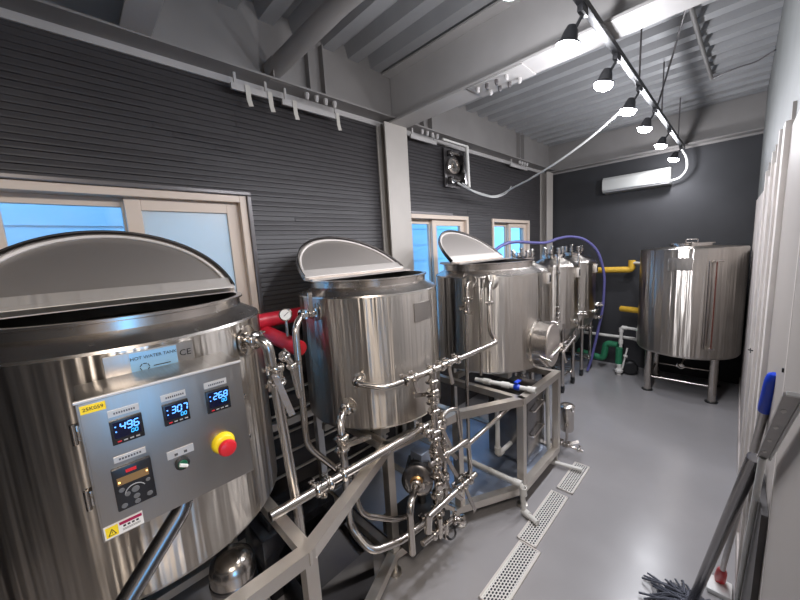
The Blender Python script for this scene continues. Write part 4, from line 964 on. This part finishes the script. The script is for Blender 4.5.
# pipes at the end wall
t = thing('insulated_pipe', 'yellow foam insulated pipe elbowing into the end tank near its top', 'insulated pipe', (-1.5, 5.9, 1.54))
bm = B(); tube(bm, [(-1.62, 5.86, 1.535), (-1.10, 5.86, 1.545), (-1.10, 5.86, 1.68)], .045, .04, 18); obj('insulation', bm, M_yellow, t, (-1.5, 5.86, 1.54)); bm = B(); tube(bm, [(-1.10, 5.86, 1.64), (-1.05, 5.83, 1.64), (-.93, 5.66, 1.64), (-.86, 5.6, 1.64)], .022, .03); obj('pvc_end', bm, M_pvc, t)
t = thing('insulated_pipe', 'short yellow foam insulated stub at mid height beside the end tank', 'insulated pipe', (-1.2, 5.8, .95))
bm = B(); tube(bm, [(-1.20, 5.80, .965), (-.93, 5.66, .975)], .042, 0, 18); obj('insulation', bm, M_yellow, t, (-1.2, 5.8, .96)); bm = B(); cyl(bm, (-.95, 5.67, .95), (-.95, 5.67, .82), .012); cyl(bm, (-.95, 5.67, .975), (-.88, 5.62, .975), .02); obj('fitting', bm, M_chrome, t)
t = pvc('white pvc pipe running along the end wall to the end tank above the green insulation', [(-2.0, 5.95, .50), (-1.05, 5.90, .50), (-.98, 5.82, .50), (-.98, 5.80, .70), (-.88, 5.66, .72)], .024)
t = pvc('white pvc riser with valve above the green insulated pump', [(-1.17, 5.70, .40), (-1.17, 5.70, .70), (-1.0, 5.68, .70), (-.92, 5.62, .70)], .022, (((-1.17, 5.70, .66), (0, 0, 1)), ((-1.13, 5.695, .70), (1, 0, 0)), ((-1.17, 5.70, .48), (0, 0, 1))))
t = thing('insulated_pipe', 'green foam insulated pipe zigzagging over the floor to the pump', 'insulated pipe', (-1.6, 5.8, .16))
bm = B(); tube(bm, [(-1.78, 5.78, .22), (-1.40, 5.74, .17), (-1.37, 5.74, .42), (-1.21, 5.72, .42)], .046, .06, 18); obj('insulation', bm, M_green, t, (-1.6, 5.78, .2))
t = thing('circulation_pump', 'small green insulated pump with black round motor on the floor beside the end tank', 'pump', (-1.15, 5.65, 0))
bm = B(); tube(bm, [(-1.175, 5.64, .40), (-1.175, 5.64, .16)], .045, 0, 18); obj('insulation', bm, M_green, t, (-1.175, 5.64, .2))
bm = B(); lathe(bm, [(0, -.06), (.08, -.06), (.10, -.04), (.10, .06), (.08, .08), (0, .08)], (-1.05, 5.72, .11), (.3, -1, 0), 28); obj('motor', bm, M_black, t)
bm = B(); lathe(bm, [(0, 0), (.05, 0), (.055, .03), (.03, .06), (0, .06)], (-1.16, 5.60, .045), (0, 0, 1), 20); cyl(bm, (-1.16, 5.6, .0), (-1.16, 5.6, .16), .03); cyl(bm, (-1.12, 5.6, .1), (-1.07, 5.62, .42), .012); clamp_bm(bm, (-1.09, 5.62, .3), (.1, 0, 1), .014); obj('valve_body', bm, M_pvc, t)

# air conditioner
t = thing('air_conditioner', 'white wall-mounted split air conditioner on the dark end wall', 'air conditioner', (-1.12, 6.1, 2.68))
bm = B(); prism(bm, [(6.10, 2.69), (5.93, 2.70), (5.895, 2.735), (5.885, 2.80), (5.895, 2.88), (5.93, 2.915), (6.10, 2.92)], -1.52, -.72, Matrix(((0, 0, 1, 0), (1, 0, 0, 0), (0, 1, 0, 0), (0, 0, 0, 1)))); obj('body', bm, M_ac, t, (-1.12, 6.0, 2.7), ang=25)
bm = B(); box(bm, (-1.49, 5.885, 2.725), (-.75, 5.90, 2.732)); box(bm, (-1.49, 5.905, 2.703), (-.75, 5.92, 2.709)); obj('louver', bm, M_yelp if False else M_grey, t)
bm = B(); box(bm, (-.86, 5.883, 2.745), (-.80, 5.888, 2.757)); obj('display', bm, M_black, t)
tag(tubeobj('white_cable', [(XT-.02, 5.92, 3.12), (-.56, 5.93, 3.0), (-.55, 5.95, 2.85), (-.62, 5.98, 2.76), (-.72, 5.99, 2.74)], .012, M_galv, None, .12, 8), 'white cable looping from the track end down to the air conditioner', 'cable')
pts = [(-2.25, 3.20, 2.72), (-2.22, 3.36, 2.66), (-2.20, 3.6, 2.625), (-2.17, 3.82, 2.60), (-2.10, 3.9, 2.62), (-1.95, 3.85, 2.66), (-1.7, 3.75, 2.70), (-1.3, 3.55, 2.78), (-.95, 3.4, 2.90), (-.66, 3.24, 3.03)]
tag(tubeobj('hanging_cable', pts, .010, M_galv, None, .2, 8), 'pale cable swooping from the wall bracket up to the fourth spotlight', 'cable')
tag(tubeobj('hanging_cable', [(-2.2, 3.22, 2.71), (-2.19, 3.4, 2.63), (-2.18, 3.62, 2.60), (-2.14, 3.84, 2.58), (-2.07, 3.99, 2.64), (-2.03, 4.02, 2.72)], .006, M_galv, None, .1, 8), 'thin loose cable end curling below the wall bracket', 'cable')

# wall fan bracket + pvc drop
t = thing('wall_fan', 'small steel extractor unit on a bracket high on the wall above the second window', 'fan', (-2.35, 3.32, 2.7))
boxobj('bracket', (-2.40, 3.16, 2.70), (-2.385, 3.44, 3.12), M_casing, t, .003)
bm = B(); lathe(bm, [(0, -.03), (.085, -.03), (.09, .02), (.07, .03), (.065, .01), (.03, .01), (.025, .035), (0, .035)], (-2.33, 3.24, 2.92), (1, -.2, 0), 28); obj('fan_ring', bm, M_chrome, t)
bm = B(); box(bm, (-2.39, 3.36, 2.72), (-2.26, 3.44, 3.08), .006); box(bm, (-2.36, 3.17, 2.72), (-2.30, 3.22, 2.80), .004); box(bm, (-2.36, 3.17, 3.02), (-2.30, 3.23, 3.08), .004); obj('housing', bm, M_dark, t)
for z_ in (2.76, 3.045): tubeobj('roller', [(-2.31, 3.15, z_), (-2.31, 3.32, z_)], .018, M_chrome, t)
t = pvc('white pipe hanging straight down from the wall beam beside the extractor unit', [(-2.22, 3.36, 3.12), (-2.22, 3.38, 2.68)], .019)
tubeobj('branch', [(-2.24, 2.95, 3.13), (-2.22, 3.36, 3.12)], .012, M_pvc, t)

# ceiling conduits and loose wires
t = thing('ceiling_conduit', 'grey flexible conduit lying under the corrugated ceiling at right', 'conduit', (-.33, 3.2, 3.58))
bm = B(); tube(bm, [(-.42, 2.50, 3.50), (-.36, 2.75, 3.54), (-.34, 3.2, 3.55), (-.33, 4.0, 3.56), (-.31, 4.95, 3.57)], .016, .2, 10); obj('conduit', bm, M_beam, t)
boxobj('junction_box', (-.48, 2.60, 3.52), (-.38, 2.74, 3.60), M_flange, t, .005)
bm = B(); tube(bm, [(-.60, 3.95, 3.14), (-.45, 3.6, 3.45), (-.30, 3.0, 3.55), (-.1, 2.6, 3.57)], .007, .1, 8); tag(obj('loose_wire', bm, M_casing, None, (-.6, 3.95, 3.14)), 'thin dark wire rising from the track to the ceiling', 'wire')
bm = B(); tube(bm, [(-.31, 4.95, 3.57), (-.1, 4.8, 3.55), (.0, 4.75, 3.53), (.11, 4.5, 3.50)], .007, .1, 8); tag(obj('loose_wire', bm, M_casing, None, (-.31, 4.95, 3.57)), 'thin wire from the ceiling conduit end over to the right wall', 'wire')

# ================================================================ FLOOR DRAINS
for i, (y0_, y1_, x_, w_, lab) in enumerate(((1.41, 1.925, -.868, .146, 'nearest white perforated drain grate in the floor'), (1.935, 2.54, -.90, .132, 'middle white perforated drain grate in the floor'), (2.60, 3.04, -.885, .125, 'farthest white perforated drain grate, past the gap'))):
    t = thing('drain_grate', lab, 'drain cover', (x_, (y0_+y1_)/2, 0), 'perforated drain grates')
    bm = B(); box(bm, (x_-w_/2+.008, y0_+.006, .001), (x_+w_/2-.008, y1_-.006, .010)); obj('grate', bm, M_grate, t, (x_, (y0_+y1_)/2, 0), smooth=False)
    bm = B(); 
    for a, b_ in (((x_-w_/2, y0_, 0), (x_-w_/2+.010, y1_, .014)), ((x_+w_/2-.010, y0_, 0), (x_+w_/2, y1_, .014)), ((x_-w_/2, y0_, 0), (x_+w_/2, y0_+.008, .014)), ((x_-w_/2, y1_-.008, 0), (x_+w_/2, y1_, .014))): box(bm, a, b_, .002)
    obj('edge', bm, M_batten, t, (x_, (y0_+y1_)/2, 0), smooth=False)

# ================================================================ CLEANING TOOLS
mh = V(-.07, 2.10, .05)
t = thing('string_mop', 'grey string mop with dark metal handle leaning at the right wall', 'mop', mh)
ht = V(.075, 1.50, 1.27)
bm = B(); tube(bm, [mh, ht], .0195, 0, 16); obj('handle', bm, M_dark, t, mh)
bm = B(); box(bm, (-.14, 2.04, .03), (.01, 2.14, .065), .01); obj('mop_clamp', bm, M_mop, t)
bm = B()
for k in range(230):
    a_ = random.uniform(PI*.35, PI*1.95); L_ = random.uniform(.09, .19)
    s_ = V(-.07+random.uniform(-.05, .05), 2.09+random.uniform(-.04, .04), random.uniform(.03, .075))
    e_ = s_+V(math.cos(a_)*L_, math.sin(a_)*L_*.85, 0); e_.z = random.uniform(.008, .022); e_.x = min(e_.x, .095)
    m_ = (s_+e_)/2+V(random.uniform(-.02, .02), random.uniform(-.02, .02), random.uniform(.0, .03))
    tube(bm, [s_, m_, e_], .0055, .04, 6)
o = obj('mop_strings', bm, M_mop, t); o['kind'] = 'stuff'
t = thing('broom_handle', 'slim pale stick with a bright blue grip leaning at the right wall', 'broom', (.03, 2.40, 0))
gb_, gt_ = V(.035, 2.36, .10), V(.100, 1.52, 1.56)
d_ = (gt_-gb_)
bm = B(); tube(bm, [gb_, gb_+d_*.90], .012, 0, 14); obj('stick', bm, M_alu, t)
bm = B(); lathe(bm, [(0, 0), (.017, .0), (.0185, .02), (.0185, d_.length*.09), (.015, d_.length*.105), (.008, d_.length*.11), (0, d_.length*.11)], gb_+d_*.885, d_, 18); obj('grip', bm, M_blue, t)
bm = B(); lathe(bm, [(0, -.10), (.02, -.10), (.026, -.05), (.022, .05), (.014, .08), (0, .08)], gb_, d_, 16); obj('red_socket', bm, M_redp, t)
bm = B(); box(bm, (-.02, 2.30, .0), (.085, 2.42, .03), .01); obj('foot', bm, M_white, t)
t = thing('squeegee', 'perforated aluminium squeegee channel with white rubber edge beside the blue grip', 'squeegee', (.08, 1.5, .2))
q0, q1 = V(.078, 1.27, 1.39), V(.080, .86, 1.715)
d_ = (q1-q0).normalized(); s_ = V(1, 0, 0); s_ = (s_ - d_*s_.dot(d_)).normalized(); X_ = s_.cross(d_)
if X_.y > 0: s_ = -s_; X_ = -X_
R4 = Matrix(((s_.x, d_.x, X_.x, q0.x), (s_.y, d_.y, X_.y, q0.y), (s_.z, d_.z, X_.z, q0.z), (0, 0, 0, 1)))
Lq = (q1-q0).length
sg = 1 if s_.x > 0 else -1
bm = B(); box(bm, (-.010, .0, -.002), (.010, Lq, .002), .001, R4); box(bm, (-sg*.010-.001, 0, -.002), (-sg*.010+.001, Lq, .005), 0, R4); obj('channel', bm, M_alu, t, q0, smooth=False)
bm = B(); box(bm, (sg*.0125-.0025, .0, -.004), (sg*.0125+.0025, Lq+.005, .006), .001, R4); box(bm, (-.008, Lq-.002, -.004), (.012, Lq+.004, .004), .001, R4); obj('rubber_edge', bm, M_white, t, q0, smooth=False)
for k in range(4):
    bm = B(); prism(bm, [(0, -.013), (.004, -.003), (.003, .009), (0, .013), (-.003, .009), (-.004, -.003)], .0021, .0028, R4 @ Matrix.Translation((-sg*.002, .07+k*.12, 0))); obj('hole', bm, M_paper, t, R4 @ V(0, .07+k*.12, .003))
bm = B(); tube(bm, [V(.075, 2.0, .02), q0], .008, 0, 10); obj('stick', bm, M_white, t, smooth=True)
t = thing('dark_piece', 'dark grey narrow board standing against the right wall behind the mop handle', 'piece', (.09, 1.8, 0))
bm = B(); prism(bm, [(1.50, 0), (1.87, 0), (1.58, 1.20), (1.30, 1.20)], .088, .102, Matrix(((0, 0, 1, 0), (1, 0, 0, 0), (0, 1, 0, 0), (0, 0, 0, 1)))); obj('piece', bm, plain('dark_piece_grey', (.06, .055, .055), .5, 0, 9, .3), t, smooth=False)  # thin dark grey prism slanting along the wall
